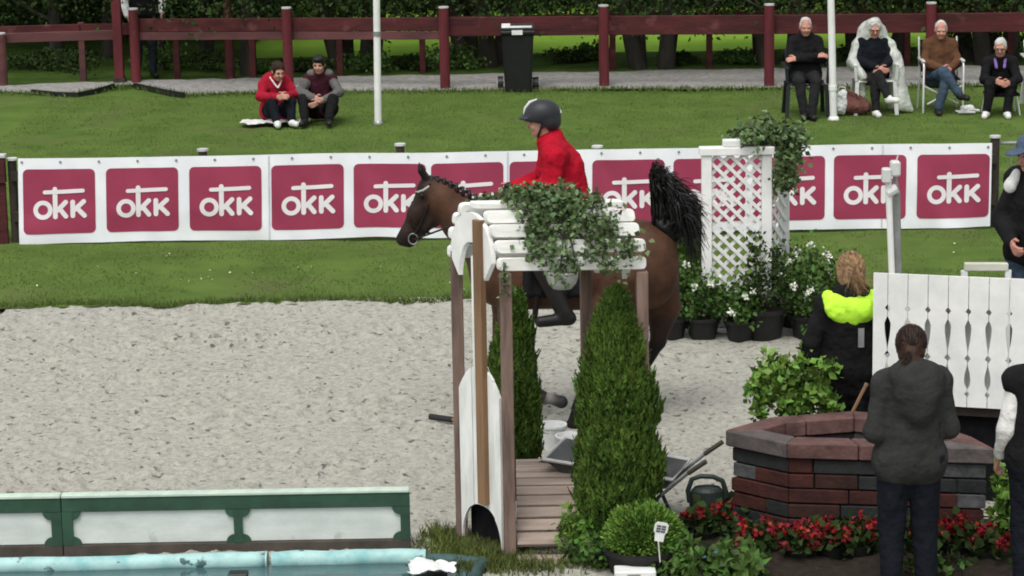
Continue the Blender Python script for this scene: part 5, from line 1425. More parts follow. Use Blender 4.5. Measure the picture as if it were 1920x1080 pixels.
# --- the two sitting on the grass
g = gp(519, 231); J = P_ground(); J['head'] = (.02, -.12, .72)
r1, J1, R1, b1 = human('person', 'person in red hooded jacket sitting on the grass hugging knees', (g[0], g[1], .03), .3, J, .93, (.15, -.3, 0), 'tail', hair_brown,
             wear=(('jacket', c_redhood, .02, {'hood': 1}), ('trousers', c_navy, .014)), shoes=shoe_w, curl=.7)
m = MB(); N_ = J1['nek']
m.tube([N_ + V(-.085, .04, .06), N_ + V(-.08, -.05, .02), N_ + V(-.03, -.11, -.07), N_ + V(.0, -.125, -.11)], .012, 6); m.tube([N_ + V(.085, .04, .06), N_ + V(.08, -.05, .02), N_ + V(.03, -.11, -.07), N_ + V(.0, -.127, -.11)], .012, 6)
m.build('hood_trim', c_white, r1, True, world=False)
g2 = gp(512, 236)
tt = thing('picnic_cloth', 'white crumpled cloth under the person in red', 'cloth', (g2[0], g2[1], .03))
X_, Y_ = np.meshgrid(np.linspace(-.42, .45, 40), np.linspace(-.2, .2, 18), indexing='ij'); Z_ = .03 + .05 * vnoise(np.stack([X_, Y_, X_ * 0], -1), 9, 2) + .03 * vnoise(np.stack([X_, Y_, X_ * 0], -1), 22, 5)
i = np.arange(39)[:, None] * 18 + np.arange(17)[None]
mesh_np('sheet', np.stack([X_, Y_ * (1 + .3 * np.sin(X_ * 17)), np.abs(Z_)], -1).reshape(-1, 3), np.stack([i, i + 18, i + 19, i + 1], -1).reshape(-1, 4), c_white, True, tt)
m = MB(); m.ell((.42, -.05, .05), (.07, .05, .05), 10, 7); m.build('bundle', c_white, tt, True, world=False)
g = gp(603, 228); J = P_ground(); J['wrl'] = (-.04, -.4, .34); J['wrr'] = (.03, -.42, .29); J['knl'] = (-.19, -.33, .31); J['knr'] = (.19, -.33, .31); J['anl'] = (-.16, -.5, .08); J['anr'] = (.16, -.5, .08); J['tol'] = (-.18, -.66, .04); J['tor'] = (.18, -.66, .04)
r2, J2, R2, b2 = human('person', 'dark haired person in maroon vest and grey sleeves sitting on the grass', (g[0], g[1], .03), -.05, J, 1.0, (-.1, -.15, 0), 'fringe', hair_dark,
             wear=(('sleeves', c_grey, .02, {'name': 'sleeves'}), ('vest', c_maroon, .018, {'collar': 1}), ('trousers', c_black, .016)), shoes=shoe_d)
m = MB(); J_ = J2
for s in (-1, 1): m.ell(J_['nek'] + V(s * .1, .02, .0), (.08, .09, .06), 12, 8)
m.build('grey_collar', c_grey, r2, True, world=False)

# --- chairs
def plastic_chair(label, loc, mat, low=False):
    t = thing('garden_chair', label, 'chair', loc)
    S = Sdf(); S.rc((-.2, .2, .44), (.2, .2, .44), .02, k=.02); S.rc((-.22, -.18, .45), (.22, -.18, .45), .022, k=.02)
    m = MB(); m.box(-.24, .24, -.22, .22, .425, .45); m.build('seat', mat, t, bevel=.012, world=False)
    m = MB(); m.prism([(-.23, 0), (.23, 0), (.25, .4), (.2, .47), (-.2, .47), (-.25, .4)], V(0, .215, .455), V(1, 0, 0), nrm(V(0, .22, 1)), nrm(V(0, 1, -.22)), 0, .022); m.build('backrest', mat, t, bevel=.006, world=False)
    for sx in (-1, 1):
        m = MB(); m.beam((sx * .245, -.2, .44), (sx * .27, -.25, .0), .05, .035); m.build('leg', mat, t, world=False)
        m = MB(); m.beam((sx * .235, .2, .44), (sx * .26, .29, .0), .05, .035); m.build('leg', mat, t, world=False)
        m = MB(); m.beam((sx * .275, -.24, .655), (sx * .275, .26, .675), .05, .025); m.beam((sx * .26, -.21, .45), (sx * .275, -.22, .643), .04, .03); m.build('armrest', mat, t, bevel=.004, world=False)
    return t
dk = pm('dark_green_plastic', (.012, .016, .018), None, 5, .5, spec=.4)
g = gp(1517, 226)
plastic_chair('dark plastic garden chair under the man in black', (g[0], g[1] + .42, .0), dk)
J = P_chair(); J.update(wrl=(.13, -.1, .82), wrr=(-.12, -.13, .79), ell=(-.22, -.02, .78), elr=(.22, -.02, .78), knl=(-.13, -.34, .52), anl=(-.06, -.4, .1), tol=(-.08, -.57, .04), anr=(.04, -.44, .1), tor=(.05, -.61, .06))
human('person', 'white haired man in black jumper sitting beside the flagpole', (g[0], g[1] + .42, .0), 0, J, .97, (.02, -.12, 0), 'thin', hair_grey, skin_pink,
      (('jacket', c_black, .02, {'collar': 1}), ('trousers', c_dtrou, .014)), shoe_d)
g = gp(1646, 220); J = P_chair()
J.update(knr=(.0, -.36, .6), anr=(.13, -.5, .3), tor=(.24, -.62, .26), hipr=(.09, .08, .54), knl=(-.03, -.35, .5), anl=(-.02, -.38, .1), tol=(-.0, -.55, .04), wrl=(.02, -.3, .68), wrr=(.06, -.3, .67))
plastic_chair('white plastic garden chair under the woman in the rain poncho', (g[0], g[1] + .42, 0), bucket_m)
r4, J4, R4, b4 = human('person', 'person in translucent white rain poncho and dark clothes sitting cross legged', (g[0], g[1] + .42, 0), 0, J, .92, (.05, -.2, 0), 'bob', hair_grey, skin_pink,
      (('jacket', c_navy, .022, {'collar': 1}), ('trousers', c_dtrou, .014)), shoe_w)
m = MB()
for s in (-1, 1):
    q = J4['head'] + R4 @ V(s * .034, -.1, .0); m.tube([q + R4 @ V(.024 * math.cos(a), 0, .016 * math.sin(a)) for a in np.linspace(0, 6.283, 13)], .0035, 5)
m.build('glasses', eye_m, r4, world=False)
# poncho: hood, shoulders and long fall to the right
S = Sdf(); Hc = J4['head']
S.el(Hc + V(0, .02, .03), (.108, .12, .125), .03); S.el(Hc + V(0, .06, -.1), (.12, .1, .12), .05)
for s in (-1, 1):
    S.rc(J4['nek'] + V(s * .12, .05, .0), J4['sh' + ('l' if s < 0 else 'r')] + V(s * .07, .0, -.02), .07, .07, .05)
    S.rc(J4['sh' + ('l' if s < 0 else 'r')] + V(s * .07, .0, -.03), J4['el' + ('l' if s < 0 else 'r')] + V(s * .06, .0, -.06), .07, .085, .05)
S.rc((-.3, -.05, .7), (-.16, -.2, .5), .06, .05, .05); S.rc((-.2, -.15, .5), (-.17, -.1, .25), .05, .06, .05)
S.rc((.28, .0, .75), (.38, -.1, .12), .075, .1, .06); S.rc((.3, -.02, .6), (.3, -.15, .12), .07, .08, .06); S.rc((.38, -.1, .12), (.48, -.14, .05), .06, .03, .05)
S.rc((0, .22, 1.0), (0, .3, .5), .2, .2, .06)
S.el(Hc + V(0, -.1, -.01), (.088, .13, .115), .02, sub=True); S.el(V(.0, -.16, .82), (.17, .22, .27), .03, sub=True); S.el(V(.05, -.4, .5), (.17, .3, .24), .03, sub=True)
add_part(S, 'poncho', poncho_m, r4, .013, 0, .012, 11)
g = gp(1772, 216)
fc = thing('folding_chair', 'aluminium folding camp chair under the man in brown', 'chair', (g[0], g[1] + .4, 0))
m = MB(); m.box(-.23, .23, -.2, .2, .43, .445); m.build('seat', c_navy, fc, world=False)
m = MB(); m.prism([(-.23, 0), (.23, 0), (.23, .42), (-.23, .42)], V(0, .2, .5), V(1, 0, 0), nrm(V(0, .2, 1)), nrm(V(0, 1, -.2)), 0, .015); m.build('backrest', c_navy, fc, world=False)
for s in (-1, 1):
    m = MB(); m.tube([(s * .26, -.22, .0), (s * .26, -.24, .62), (s * .26, -.2, .66), (s * .26, .2, .66)], .014, 8); m.build('side_frame', alu, fc, True, world=False)
    m = MB(); m.tube([(s * .26, .28, .0), (s * .25, .18, .45), (s * .25, .3, .95)], .013, 8); m.build('leg', alu, fc, True, world=False)
    m = MB(); m.tube([(s * .25, -.22, .36), (-s * .2, -.2, .12)], .012, 7); m.build('cross_bar', alu, fc, world=False)
    m = MB(); m.beam((s * .26, -.22, .685), (s * .26, .18, .685), .045, .025); m.build('armrest', bucket_m, fc, bevel=.005, world=False)
J = P_chair(); J = {k: (v[0], v[1], v[2] - (.09 if k[:2] not in ('an', 'to', 'kn') else 0)) for k, v in J.items()}; J.update(knl=(-.02, -.35, .58), anl=(.17, -.45, .3), tol=(.27, -.58, .25), knr=(.02, -.36, .5), anr=(-.08, -.38, .1), tor=(-.1, -.55, .04), wrl=(-.04, -.22, .62), wrr=(.1, -.2, .61))
human('person', 'balding man in brown jumper and jeans with crossed legs on camp chair', (g[0], g[1] + .4, 0), 0, J, .96, (-.1, -.15, 0), 'thin', hair_grey, skin_pink,
      (('jacket', c_brown, .02, {'collar': 1}), ('trousers', c_jean, .016)), shoe_d)
g = gp(1868, 221)
lc = thing('low_stool', 'dark low folding stool under the white haired man at right', 'stool', (g[0] + .12, g[1] + .35, 0))
m = MB(); m.box(-.2, .22, -.16, .2, .25, .28); m.build('seat', c_navy, lc, world=False)
for sx in (-1, 1):
    for sy in (-1, 1):
        m = MB(); m.tube([(sx * .18, sy * .15, .25), (sx * .22, sy * .18, 0)], .011, 7); m.build('leg', alu, lc, world=False)
J = P_chair(); J = {k: V(*v) + V(0, 0, -.17) for k, v in J.items()}
for n in 'lr': J['an' + n][2] = .1; J['to' + n][2] = .04
for k in ('che', 'nek', 'head', 'shl', 'shr'): J[k] = J[k] + V(-.03, -.14 if k != 'che' else -.05, -.1 if k != 'che' else -.03)
J.update(wrl=V(-.12, -.38, .5), wrr=V(.08, -.38, .48), ell=V(-.25, -.16, .5), elr=V(.22, -.14, .5), knl=V(-.17, -.34, .45), knr=V(.09, -.34, .45), anl=V(-.22, -.36, .1), anr=V(.06, -.37, .1), tol=V(-.26, -.52, .04), tor=V(.06, -.54, .04))
r6, J6, R6, b6 = human('person', 'white haired man with glasses in dark vest leaning forward at right edge', (g[0] + .12, g[1] + .35, 0), -.1, J, .95, (-.15, -.2, 0), 'short', hair_grey, skin_pink,
      (('jacket', c_black, .018, {'name': 'jacket'}), ('trousers', c_black, .014)), shoe_w)
S = Sdf(); S.rc(J6['nek'] + V(-.07, -.02, .01), J6['nek'] + V(-.05, -.13, -.12), .022, .02, .02); S.rc(J6['nek'] + V(.07, -.02, .01), J6['nek'] + V(.05, -.13, -.12), .022, .02, .02); add_part(S, 'scarf', c_purple, r6, .009)
m = MB()
for s in (-1, 1):
    q = J6['head'] + R6 @ V(s * .034, -.1, .0); m.tube([q + R6 @ V(.024 * math.cos(a), 0, .016 * math.sin(a)) for a in np.linspace(0, 6.283, 13)], .0035, 5)
m.build('glasses', eye_m, r6, world=False)
m = MB(); m.ell(J6['che'] + V(.1, -.12, .06), (.035, .02, .03), 8, 6); m.build('badge', paper, r6, True, world=False)
g = gp(1968, 206)
human('person', 'person in purple top cut off by the right picture edge', (g[0], g[1] + .3, 0), -.3, P_chair(), 1.0, (-.4, -.1, 0), 'bob', hair_brown, skin_m,
      (('jacket', c_purple, .024), ('trousers', c_dtrou, .016)), shoe_d)
plastic_chair('white plastic garden chair at the right picture edge', (g[0], g[1] + .3, 0), bucket_m)
# bag and things on the grass
g = gp(1600, 218)
tt = thing('bag', 'brown cloth bag slumped beside the second flagpole', 'bag', (g[0], g[1] + .1, .02))
S = Sdf(); S.el((.0, 0, .12), (.2, .13, .12), .05); S.el((-.05, 0, .22), (.12, .09, .08), .06); S.el((.1, -.02, .08), (.14, .1, .08), .05)
add_part(S, 'sack', bag_brown, tt, .012, 0, .02, 14)
m = MB(); m.tube([(-.1, -.05, .25), (-.06, -.1, .31), (.04, -.1, .27), (.08, -.08, .18)], .01, 6); m.build('strap', bag_brown, tt, True, world=False)
g = gp(1578, 219)
tt = thing('plastic_bag', 'white carrier bag between flagpole and brown bag', 'bag', (g[0], g[1] + .06, .02))
S = Sdf(); S.el((0, 0, .13), (.09, .08, .14), .05); S.el((.02, 0, .27), (.06, .05, .06), .05); add_part(S, 'sack', paper, tt, .012, 0, .02, 16)
m = MB(); m.tube([(-.04, 0, .3), (-.03, -.02, .37), (.05, -.02, .36), (.06, 0, .29)], .007, 5); m.build('handle', paper, tt, True, world=False)
g = gp(1812, 213)
tt = thing('crumpled_wrapper', 'white crumpled wrapper on the grass by the camp chair', 'litter', (g[0], g[1], .02))
S = Sdf(); S.el((0, 0, .05), (.09, .06, .05), .04); S.rc((-.14, -.04, .02), (.16, .0, .02), .02, .015, .03); add_part(S, 'sheet', paper, tt, .01, 0, .018, 20)
m = MB(); m.box(-.12, .1, -.09, -.05, .0, .02); m.build('stick', paper, tt, world=False)
# --- walker behind the fence, head above the frame
g = gp(266, 147); J = P_stand()
J.update(ell=(-.28, .0, 1.12), elr=(.28, .0, 1.12), wrl=(-.24, -.1, .9), wrr=(.25, -.08, .92))
human('person', 'walker in black vest and white sleeves behind the gate post, head out of frame', (g[0] + .05, g[1] + .12, 0), .3, J, 1.06, (0, 0, 0), 'short', hair_brown, skin_m,
      (('sleeves', c_white, .022, {'name': 'sleeves'}), ('vest', c_black, .024), ('trousers', c_greyjean, .018)), shoe_d)

# --- woman with neon hood, back view
g = gp(1590, 922); J = P_stand()
J.update(ell=(-.27, .02, 1.08), elr=(.27, .05, 1.1), wrl=(-.2, -.2, 1.0), wrr=(.26, .0, .85), shl=(-.165, .01, 1.35), shr=(.165, .01, 1.35))
r9, J9, R9, b9 = human('person', 'person seen from behind in long black coat with neon yellow hood', (g[0], g[1], 0), math.pi, J, .965, (.2, -.05, 0), 'bob', hair_blond, skin_m,
      (('jacket', c_black, .024, {'hem': .35, 'collar': 1, 'h': .011}), ('trousers', c_black, .02)), shoe_d)
S = Sdf(); N_ = J9['nek']
S.el(N_ + V(-.01, .1, -.06), (.185, .06, .07), .04); S.el(N_ + V(.0, .12, -.105), (.16, .035, .075), .04); S.rc(N_ + V(-.14, .03, -.02), N_ + V(.14, .03, -.02), .05, .05, .05)
add_part(S, 'hood', c_neon, r9, .009, 0, .012, 15)
m = MB(); m.box(-.075, -.035, .17, .176, N_[2] - .33, N_[2] - .2); m.build('reflector', steel, r9, world=False)
S = Sdf(); S.rc(N_ + V(-.07, .03, .02), N_ + V(.07, .03, .02), .06, .06, .04); S.rc(N_ + V(0, .06, .0), N_ + V(0, .07, .07), .06, .05, .04); add_part(S, 'scarf', c_black, r9, .01, 0, .006, 14)

# --- woman in grey hoodie, back view
g = gp(1702, 1134); J = P_stand()
J.update(ell=(-.225, .03, 1.08), elr=(.225, .03, 1.08), wrl=(-.12, -.22, 1.07), wrr=(.12, -.22, 1.07), head=(-.01, -.045, 1.555))
r10, J10, R10, b10 = human('person', 'person in charcoal hooded sweatshirt seen from behind, brown ponytail', (g[0], g[1], 0), math.pi + .12, J, 1.0, (-.25, -.3, 0), 'tail', hair_brown, skin_m,
      (('jacket', c_char, .022, {'hood': 1, 'hem': .15, 'wob': .008, 'ws': 9, 'h': .011}), ('trousers', c_navy, .02)), shoe_d)
# --- person in printed vest at the lower right edge
g = gp(1950, 1130); J = P_stand()
J.update(ell=(-.22, .02, 1.08), elr=(.22, .02, 1.07), wrl=(-.2, -.16, .93), wrr=(.25, -.1, .88), shl=(-.165, .01, 1.36), shr=(.165, .01, 1.36))
r11, J11, R11, b11 = human('person', 'person in black printed vest with pale sleeves at the lower right edge', (g[0], g[1], 0), math.pi - .1, J, 1.0, (.1, -.15, 0), 'short', hair_dark, skin_m,
      (('sleeves', c_white, .008, {'name': 'sleeves'}), ('vest', c_black, .024), ('trousers', c_navy, .022)), shoe_d)
cu_ = bpy.data.curves.new('lettering', 'FONT'); cu_.body = 'NOEL'; cu_.size = .085; cu_.align_x = 'CENTER'; cu_.extrude = .001
to = bpy.data.objects.new('lettering_source', cu_); COL.objects.link(to)
dg = bpy.context.evaluated_depsgraph_get(); me = bpy.data.meshes.new_from_object(to.evaluated_get(dg)); bpy.data.objects.remove(to)
me.materials.clear(); me.materials.append(c_white)
o = link_mesh('lettering', me, r11)
o.matrix_local = Matrix.Translation((0, .166, 1.14)) @ Matrix.Rotation(math.pi, 4, 'Z') @ Matrix.Rotation(math.pi / 2, 4, 'X')
# --- man in cap on the platform
zp_ = zb - .004
d_ = ray(1938, 600); tY = (RL[1] + .42) / d_[1]; gx = (CN + d_ * tY)
J = P_stand(); J.update(elr=(.27, .05, 1.1), ell=(-.22, -.06, 1.1), wrl=(-.02, -.26, 1.0), wrr=(.22, -.1, .9), che=(0, -.02, 1.25), nek=(0, -.03, 1.43), head=(0, -.08, 1.57))
r12, J12, R12, b12 = human('person', 'man in blue cap and black jacket leaning on the white railing at right', (gx[0], gx[1], zp_), -.75, J, 1.02, (-.3, -.2, 0), 'short', hair_grey, skin_pink,
      (('jacket', c_black, .026, {'collar': 1}), ('trousers', c_jean, .02)), shoe_d)
Hc = J12['head']; S = Sdf(); e = lambda o_: Hc + R12 @ V(*o_)
S.el(e((0, .01, .055)), (.092, .108, .085), .02, R12); S.el(e((0, -.13, .045)), (.07, .075, .012), .02, R12); S.el(e((0, -.0, -.04)), (.12, .13, .075), .01, R12, sub=True)
add_part(S, 'cap', c_blue, r12, .009)
S = Sdf(); S.rc(J12['nek'] + V(-.09, -.08, .0), J12['nek'] + V(-.11, -.13, -.08), .03, .045, .03); add_part(S, 'white_collar', c_white, r12, .009, 0, .006, 20)

# ------------------------------------------------ loose strands over the hair of the near people
def ribbons(paths, w):
    vs = []; fs = []
    for p in paths:
        n0 = len(vs); n = len(p); sdv = nrm(RNG.normal(size=3))
        for i, q in enumerate(p):
            ww = w * (1 - .75 * i / (n - 1)); d = nrm(p[min(i + 1, n - 1)] - p[max(i - 1, 0)]); s = nrm(np.cross(d, sdv)); vs += [q - s * ww, q + s * ww]
        for i in range(n - 1): k = n0 + 2 * i; fs.append((k, k + 1, k + 3, k + 2))
    return np.array(vs), np.array(fs)
def strands(body, Hc, R, mat, tie, tail, n, seed, w=.0012, messy=.004):
    r = np.random.default_rng(seed); tie = V(*tie); paths = []
    c0, rad = V(0, .016, .034), V(.091, .109, .106)
    tn = nrm((tie - c0) / rad)
    for _ in range(n):
        d = nrm(r.normal(size=3)); d[1] = d[1] * .8 + .12
        if d[2] < -.35 or d[1] < -.62: continue
        P = []
        for u in np.linspace(0, 1, 7):
            q = nrm(d * (1 - u) + tn * u) ; P.append(c0 + q * rad * (1 + .05 * r.random()) + r.normal(size=3) * messy * .3)
        for k, tq_ in enumerate(tail): P.append(V(*tq_) + r.normal(size=3) * (.009 + messy * (k + 1)) )
        P = np.array(P); P[1:-1] = (P[:-2] + 2 * P[1:-1] + P[2:]) / 4
        paths.append(np.array([Hc + R @ q for q in P]))
    vs, fs = ribbons(paths, w); mesh_np('hair_strands', vs, fs, mat, False, body)
strand_br = pm('hair_strand_brown', (.034, .016, .011), (.016, .009, .007), 30, .5, spec=.3, island=.45)
strand_bl = pm('hair_strand_blond', (.4, .25, .13), (.16, .085, .045), 30, .5, spec=.3, island=.45)
strands(b10, J10['head'], R10, strand_br, (0, .11, -.02), [(.015, .15, -.05), (.035, .165, -.1), (.05, .16, -.16), (.06, .145, -.22)], 2200, 5)
strands(b9, J9['head'], R9, strand_bl, (0, .11, .02), [(.01, .13, .0), (.02, .12, -.05), (-.02, .115, -.08)], 1500, 6, .0016, .012)

# ================================================================== HORSE AND RIDER
Gh = gp(1080, 796); Yh = Gh[1]
def hq(px, py, dy=0.0):
    return yp(px, py, Yh) + V(0, dy, 0) - V(Gh[0], Gh[1], 0)
ho = thing('horse', 'bay horse cantering left with black tail flying up', 'horse', (Gh[0], Gh[1], 0))
BAY, DK, BK, MZ, WH = (.085, .041, .024), (.034, .02, .015), (.011, .009, .009), (.02, .014, .012), (.2, .19, .175)
S = Sdf()
def seg(a, b_, ra, rb, k=.06, c=BAY): S.rc(a, b_, ra, rb, k, col=c)
# trunk
S.el(hq(985, 500), (.34, .25, .32), .12, col=BAY); S.el(hq(1075, 500), (.4, .27, .325), .12, col=BAY); S.el(hq(1175, 492), (.33, .26, .3), .12, col=BAY)
for s in (-.1, .1): S.el(hq(1215, 500, s), (.22, .15, .3), .1, col=BAY)
S.el(hq(930, 505), (.2, .2, .26), .12, col=BAY)
seg(hq(1150, 440), hq(1238, 462), .16, .1, .1)
S.el(hq(975, 440), (.2, .1, .16), .1, col=BAY)
# neck and head
seg(hq(955, 475), hq(885, 420), .21, .155, .1); seg(hq(885, 420), hq(828, 372), .155, .115, .08)
seg(hq(828, 372), hq(808, 355), .105, .085, .06); seg(hq(945, 500), hq(860, 420), .15, .11, .1)
S.el(hq(826, 385), (.1, .07, .1), .05, col=BAY)                                        # cheek
seg(hq(805, 352), hq(782, 400), .078, .066, .05, DK); seg(hq(782, 400), hq(763, 437), .062, .05, .04, DK); seg(hq(763, 437), hq(757, 450), .05, .046, .03, MZ)
seg(hq(818, 400), hq(778, 445), .06, .04, .04, DK); S.el(hq(752, 448), (.035, .042, .04), .03, col=MZ); S.el(hq(768, 457), (.035, .035, .03), .025, col=MZ)
for s in (-1, 1):
    S.el(hq(795, 362, s * .072), (.03, .02, .026), .02, col=BK)                          # eye bulge
    S.rc(hq(798, 333, s * .045), hq(789, 318, s * .055), .026, .022, .02, col=BK); S.rc(hq(789, 318, s * .055), hq(785 - (2 if s > 0 else -2), 304, s * .058), .022, .005, .015, col=BK)
    S.el(hq(745, 445, s * .03), (.012, .012, .016), .01, sub=True, col=BK)
# forelegs: near leg planted (hidden by the bridge), the other folded back
def leg(pts, rad, cols, dy):
    for (a, b_, ra, rb, c) in zip(pts[:-1], pts[1:], rad[:-1], rad[1:], cols): S.rc(hq(*a, dy), hq(*b_, dy), ra, rb, .035, col=c)
leg([(960, 520), (948, 575), (936, 680), (930, 762), (926, 775), (915, 792)], [.15, .1, .052, .036, .04, .05], [BAY, BAY, BK, BK, BK], .12)
leg([(965, 520), (960, 580), (945, 682), (1000, 733), (1016, 737), (1036, 741), (1052, 746)], [.15, .1, .054, .038, .042, .034, .05], [BAY, BAY, BK, BK, WH, (.035, .034, .035)], -.12)
# hind legs
leg([(1180, 505), (1130, 580), (1108, 688), (1086, 755), (1082, 768), (1074, 789)], [.22, .15, .055, .04, .044, .055], [BAY, BAY, BK, BK, BK], -.12)
leg([(1225, 510), (1245, 580), (1236, 646), (1185, 735), (1180, 748), (1170, 780)], [.2, .13, .056, .04, .044, .052], [BAY, DK, BK, BK, BK], .12)
vs, fs, cs = S.mesh(.015)
o = mesh_np('body', vs, fs, horse_m, True, ho)
at = o.data.color_attributes.new('col', 'FLOAT_COLOR', 'POINT')
# soften the joins of the markings
cs2 = cs.copy(); cnt_ = np.ones(len(cs))
for _ in range(5):
    acc = cs2.copy(); cn = np.ones(len(cs2))
    for a_, b_ in ((0, 1), (1, 2), (2, 3), (3, 0)):
        np.add.at(acc, fs[:, a_], cs2[fs[:, b_]]); np.add.at(cn, fs[:, a_], 1); np.add.at(acc, fs[:, b_], cs2[fs[:, a_]]); np.add.at(cn, fs[:, b_], 1)
    cs2 = acc / cn[:, None]
at.data.foreach_set('color', np.concatenate([cs2, np.ones((len(cs2), 1))], 1).astype(np.float32).ravel())
hb_ = o
for s in (-1, 1):
    m = MB(); m.ell(hq(792, 363, s * .088), (.018, .012, .016), 10, 7); m.build('eye', leather, ho, True, world=False)
# tail: bundle of long hair flung up and back
paths = []
rt = random.Random(4)
for _ in range(3000):
    t_ = rt.random(); dy = rt.gauss(0, .05)
    p0 = (1244 + rt.gauss(0, 7), 462 + rt.gauss(0, 9))
    ap = (1222 + 66 * t_ + rt.gauss(0, 4), 312 + 62 * t_ ** 1.3 + rt.gauss(0, 7) + 45 * rt.random() ** 2)
    en = (ap[0] + 4 + 26 * rt.random() * (.4 + t_), ap[1] + rt.uniform(-4, 20) + 75 * rt.random() ** 2 * (.35 + t_))
    c1 = (p0[0] - 12 + 30 * t_, 400 + 10 * t_); c2 = (ap[0] - 4, ap[1] - 4)
    P = []
    for u in np.linspace(0, 1, 12):
        w = [(1 - u) ** 4, 4 * u * (1 - u) ** 3, 6 * u * u * (1 - u) ** 2, 4 * u ** 3 * (1 - u), u ** 4]
        q = [p0, c1, c2, (ap[0] + 3, ap[1] - 10), en]
        P.append(hq(sum(a * b_[0] for a, b_ in zip(w, q)), sum(a * b_[1] for a, b_ in zip(w, q)), dy * (.4 + 1.2 * u)))
    paths.append(np.array(P))
vs, fs = ribbons(paths, .008); mesh_np('tail', vs, fs, mane_m, False, ho)
S = Sdf(); S.rc(hq(1247, 462), hq(1248, 420), .08, .1, .04); S.rc(hq(1246, 420), hq(1238, 345), .095, .06, .04); S.rc(hq(1255, 440), hq(1270, 380), .09, .07, .04); S.rc(hq(1252, 400), hq(1258, 352), .09, .06, .04)
add_part(S, 'tail_core', mane_m, ho, .014, 0, .02, 12)
# mane plaits along the crest and forelock
crest = [(806, 328), (818, 329), (830, 333), (842, 338), (854, 343), (866, 349), (878, 355), (890, 362), (902, 369), (914, 376)]
for k, (x, y) in enumerate(crest):
    c = hq(x, y + 3, -.01)
    S = Sdf(); S.el(c, (.026, .02, .014), .01); S.el(c + V(.01, -.035, -.03), (.018, .014, .034), .02); add_part(S, 'mane_plait', mane_m, ho, .007, 0, .004, 40)
S = Sdf(); S.rc(hq(800, 334, -.02), hq(786, 362, -.05), .022, .012, .02); S.rc(hq(800, 334, .02), hq(786, 364, .04), .022, .012, .02); add_part(S, 'forelock', mane_m, ho, .008, 0, .006, 40)
# bridle
def strap(pts, w, mat, name='bridle_strap'):
    m = MB(); m.tube([hq(*p) for p in pts], w, 6); return m.build(name, mat, ho, True, world=False)
strap([(806, 345, -.085), (794, 353, -.085), (786, 357, -.06), (781, 360, 0), (786, 357, .06)], .009, strap_w, 'browband')
strap([(806, 340, -.085), (806, 375, -.085), (790, 415, -.066), (776, 440, -.056)], .008, leather, 'cheekpiece')
strap([(768, 408, -.06), (775, 420, -.06), (795, 432, -.05), (806, 437, 0)], .009, leather, 'noseband')
m = MB(); c = hq(775, 445, -.06); m.tube([c + V(.034 * math.cos(a), 0, .04 * math.sin(a)) for a in np.linspace(0, 6.283, 17)], .0045, 6); m.build('bit_ring', steel, ho, True, world=False)
strap([(777, 446, -.065), (850, 415, -.16), (920, 385, -.2), (962, 362, -.1)], .008, leather, 'rein')
strap([(777, 446, .065), (850, 415, .16), (920, 385, .2), (962, 362, .1)], .008, leather, 'rein')
# saddle cloth and saddle
S = Sdf()
for s in (-1, 1): S.rc(hq(1030, 440, s * .2), hq(1045, 530, s * .275), .1, .085, .05)
S.rc(hq(1000, 402), hq(1090, 402), .09, .09, .06); add_part(S, 'saddle', leather, ho, .013, 0, .004, 12)
S = Sdf()
for s in (-1, 1):
    S = Sdf()
    for x in (990, 1015, 1040, 1065, 1088): S.rc(hq(x, 430, s * .19), hq(x, 535, s * .262), .05, .04, .06)
    add_part(S, 'saddle_cloth', c_black, ho, .013, 0, .004, 12)
strap([(1010, 520, -.27), (1005, 560, -.26), (1003, 594, -.12), (1003, 600, 0), (1003, 594, .12), (1005, 560, .26)], .02, leather, 'girth')
# fetlock boots
for (x, y, x2, y2, dy) in ((985, 722, 1018, 740, -.12), (1098, 716, 1084, 762, -.12)):
    m = MB(); m.tube([hq(x, y, dy), hq((x + x2) / 2, (y + y2) / 2, dy), hq(x2, y2, dy)], [.05, .056, .06], 10); m.build('leg_boot', leather, ho, True, world=False)

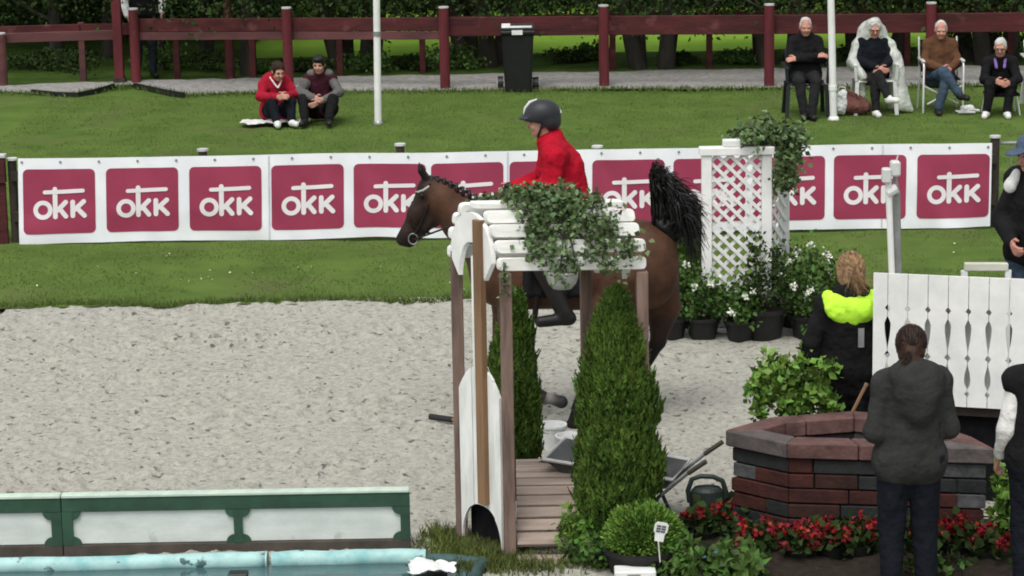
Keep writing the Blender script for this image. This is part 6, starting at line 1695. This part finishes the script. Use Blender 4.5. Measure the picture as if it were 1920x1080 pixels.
# rider
J = dict(pel=hq(1062, 390), che=hq(1053, 318), nek=hq(1033, 267), head=hq(1017, 226))
for n, s in (('l', -1), ('r', 1)):
    dy = .18 * s
    J['sh' + n] = hq(1040, 284, dy); J['el' + n] = hq(1030, 340, dy * 1.25); J['wr' + n] = hq(968, 357, dy * .5)
    J['hip' + n] = hq(1066, 398, .11 * s); J['kn' + n] = hq(1000, 455, .3 * s); J['an' + n] = hq(1050, 560, .33 * s); J['to' + n] = hq(1008, 585, .35 * s)
J['anl'] = hq(1056, 566, -.36); J['tol'] = hq(1012, 582, -.38)
ri, JR, RR, bR = human('person', 'rider in red jacket and dark helmet on the bay horse', (Gh[0], Gh[1], 0), 0, J, 1.0, (-math.pi / 2, -.1, 0), None, hair_dark, skin_m,
      (('jacket', c_red, .034, {'collar': 0, 'hem': .12, 'wob': .009, 'bulk': 1}), ('trousers', c_white, .012)), None, curl=1.1, hres=.009)
for n in 'lr':
    S = Sdf(); S.rc(JR['kn' + n] * .9 + JR['an' + n] * .1, JR['an' + n], .068, .05, .03); feet(S, JR, n); add_part(S, 'riding_boot', leather, ri, .011, .012)
    S = Sdf(); d = nrm(JR['wr' + n] - JR['el' + n]); S.rc(JR['wr' + n] - d * .03, JR['wr' + n] + d * .02, .034, .03, .02); hand(S, JR['wr' + n] + d * .01, d, V(0, 1 if n == 'l' else -1, -.3), V(0, 0, 1), 1.1); add_part(S, 'glove', leather, ri, .007, .005)
Hc = JR['head']; e = lambda o_: Hc + RR @ V(*o_)
S = Sdf(); S.el(e((0, .005, .045)), (.104, .135, .112), .02, RR); S.el(e((0, -.125, .035)), (.075, .05, .014), .03, RR); S.el(e((0, .05, -.02)), (.094, .085, .07), .03, RR)
S.el(e((0, -.06, -.07)), (.12, .105, .09), .015, RR, sub=True)
he = add_part(S, 'helmet', helmet_m, ri, .0085)
S = Sdf(); S.el(e((0, -.06, .1)), (.05, .085, .06), .02, RR); S.el(e((0, -.04, .08)), (.2, .13, .062), .01, RR, sub=True)
m = MB(); m.tube([e((0, -.128, .06)), e((0, -.115, .105)), e((0, -.075, .145)), e((0, -.02, .16))], [.006, .011, .012, .006], 8); m.build('helmet_streak', helmet_s, he, True, world=False)  # pale raised streak over the front top
m = MB(); m.tube([e((-.05, .13, .07)), e((-.02, .142, .04)), e((.03, .14, .05))], [.005, .009, .005], 8); m.build('helmet_streak', helmet_s, he, True, world=False)
for s in (-1, 1):
    m = MB(); m.tube([e((s * .088, .0, .0)), e((s * .082, -.02, -.05)), e((s * .04, -.045, -.105)), e((0, -.045, -.115))], .009, 6); m.tube([e((s * .088, .05, .0)), e((s * .082, -.015, -.045))], .009, 6); m.build('chin_strap', leather, he, world=False)
S = Sdf(); S.rc(JR['nek'] + V(.01, 0, .0), JR['nek'] + V(-.012, 0, .03), .069, .064, .03); add_part(S, 'collar', c_white, ri, .009)
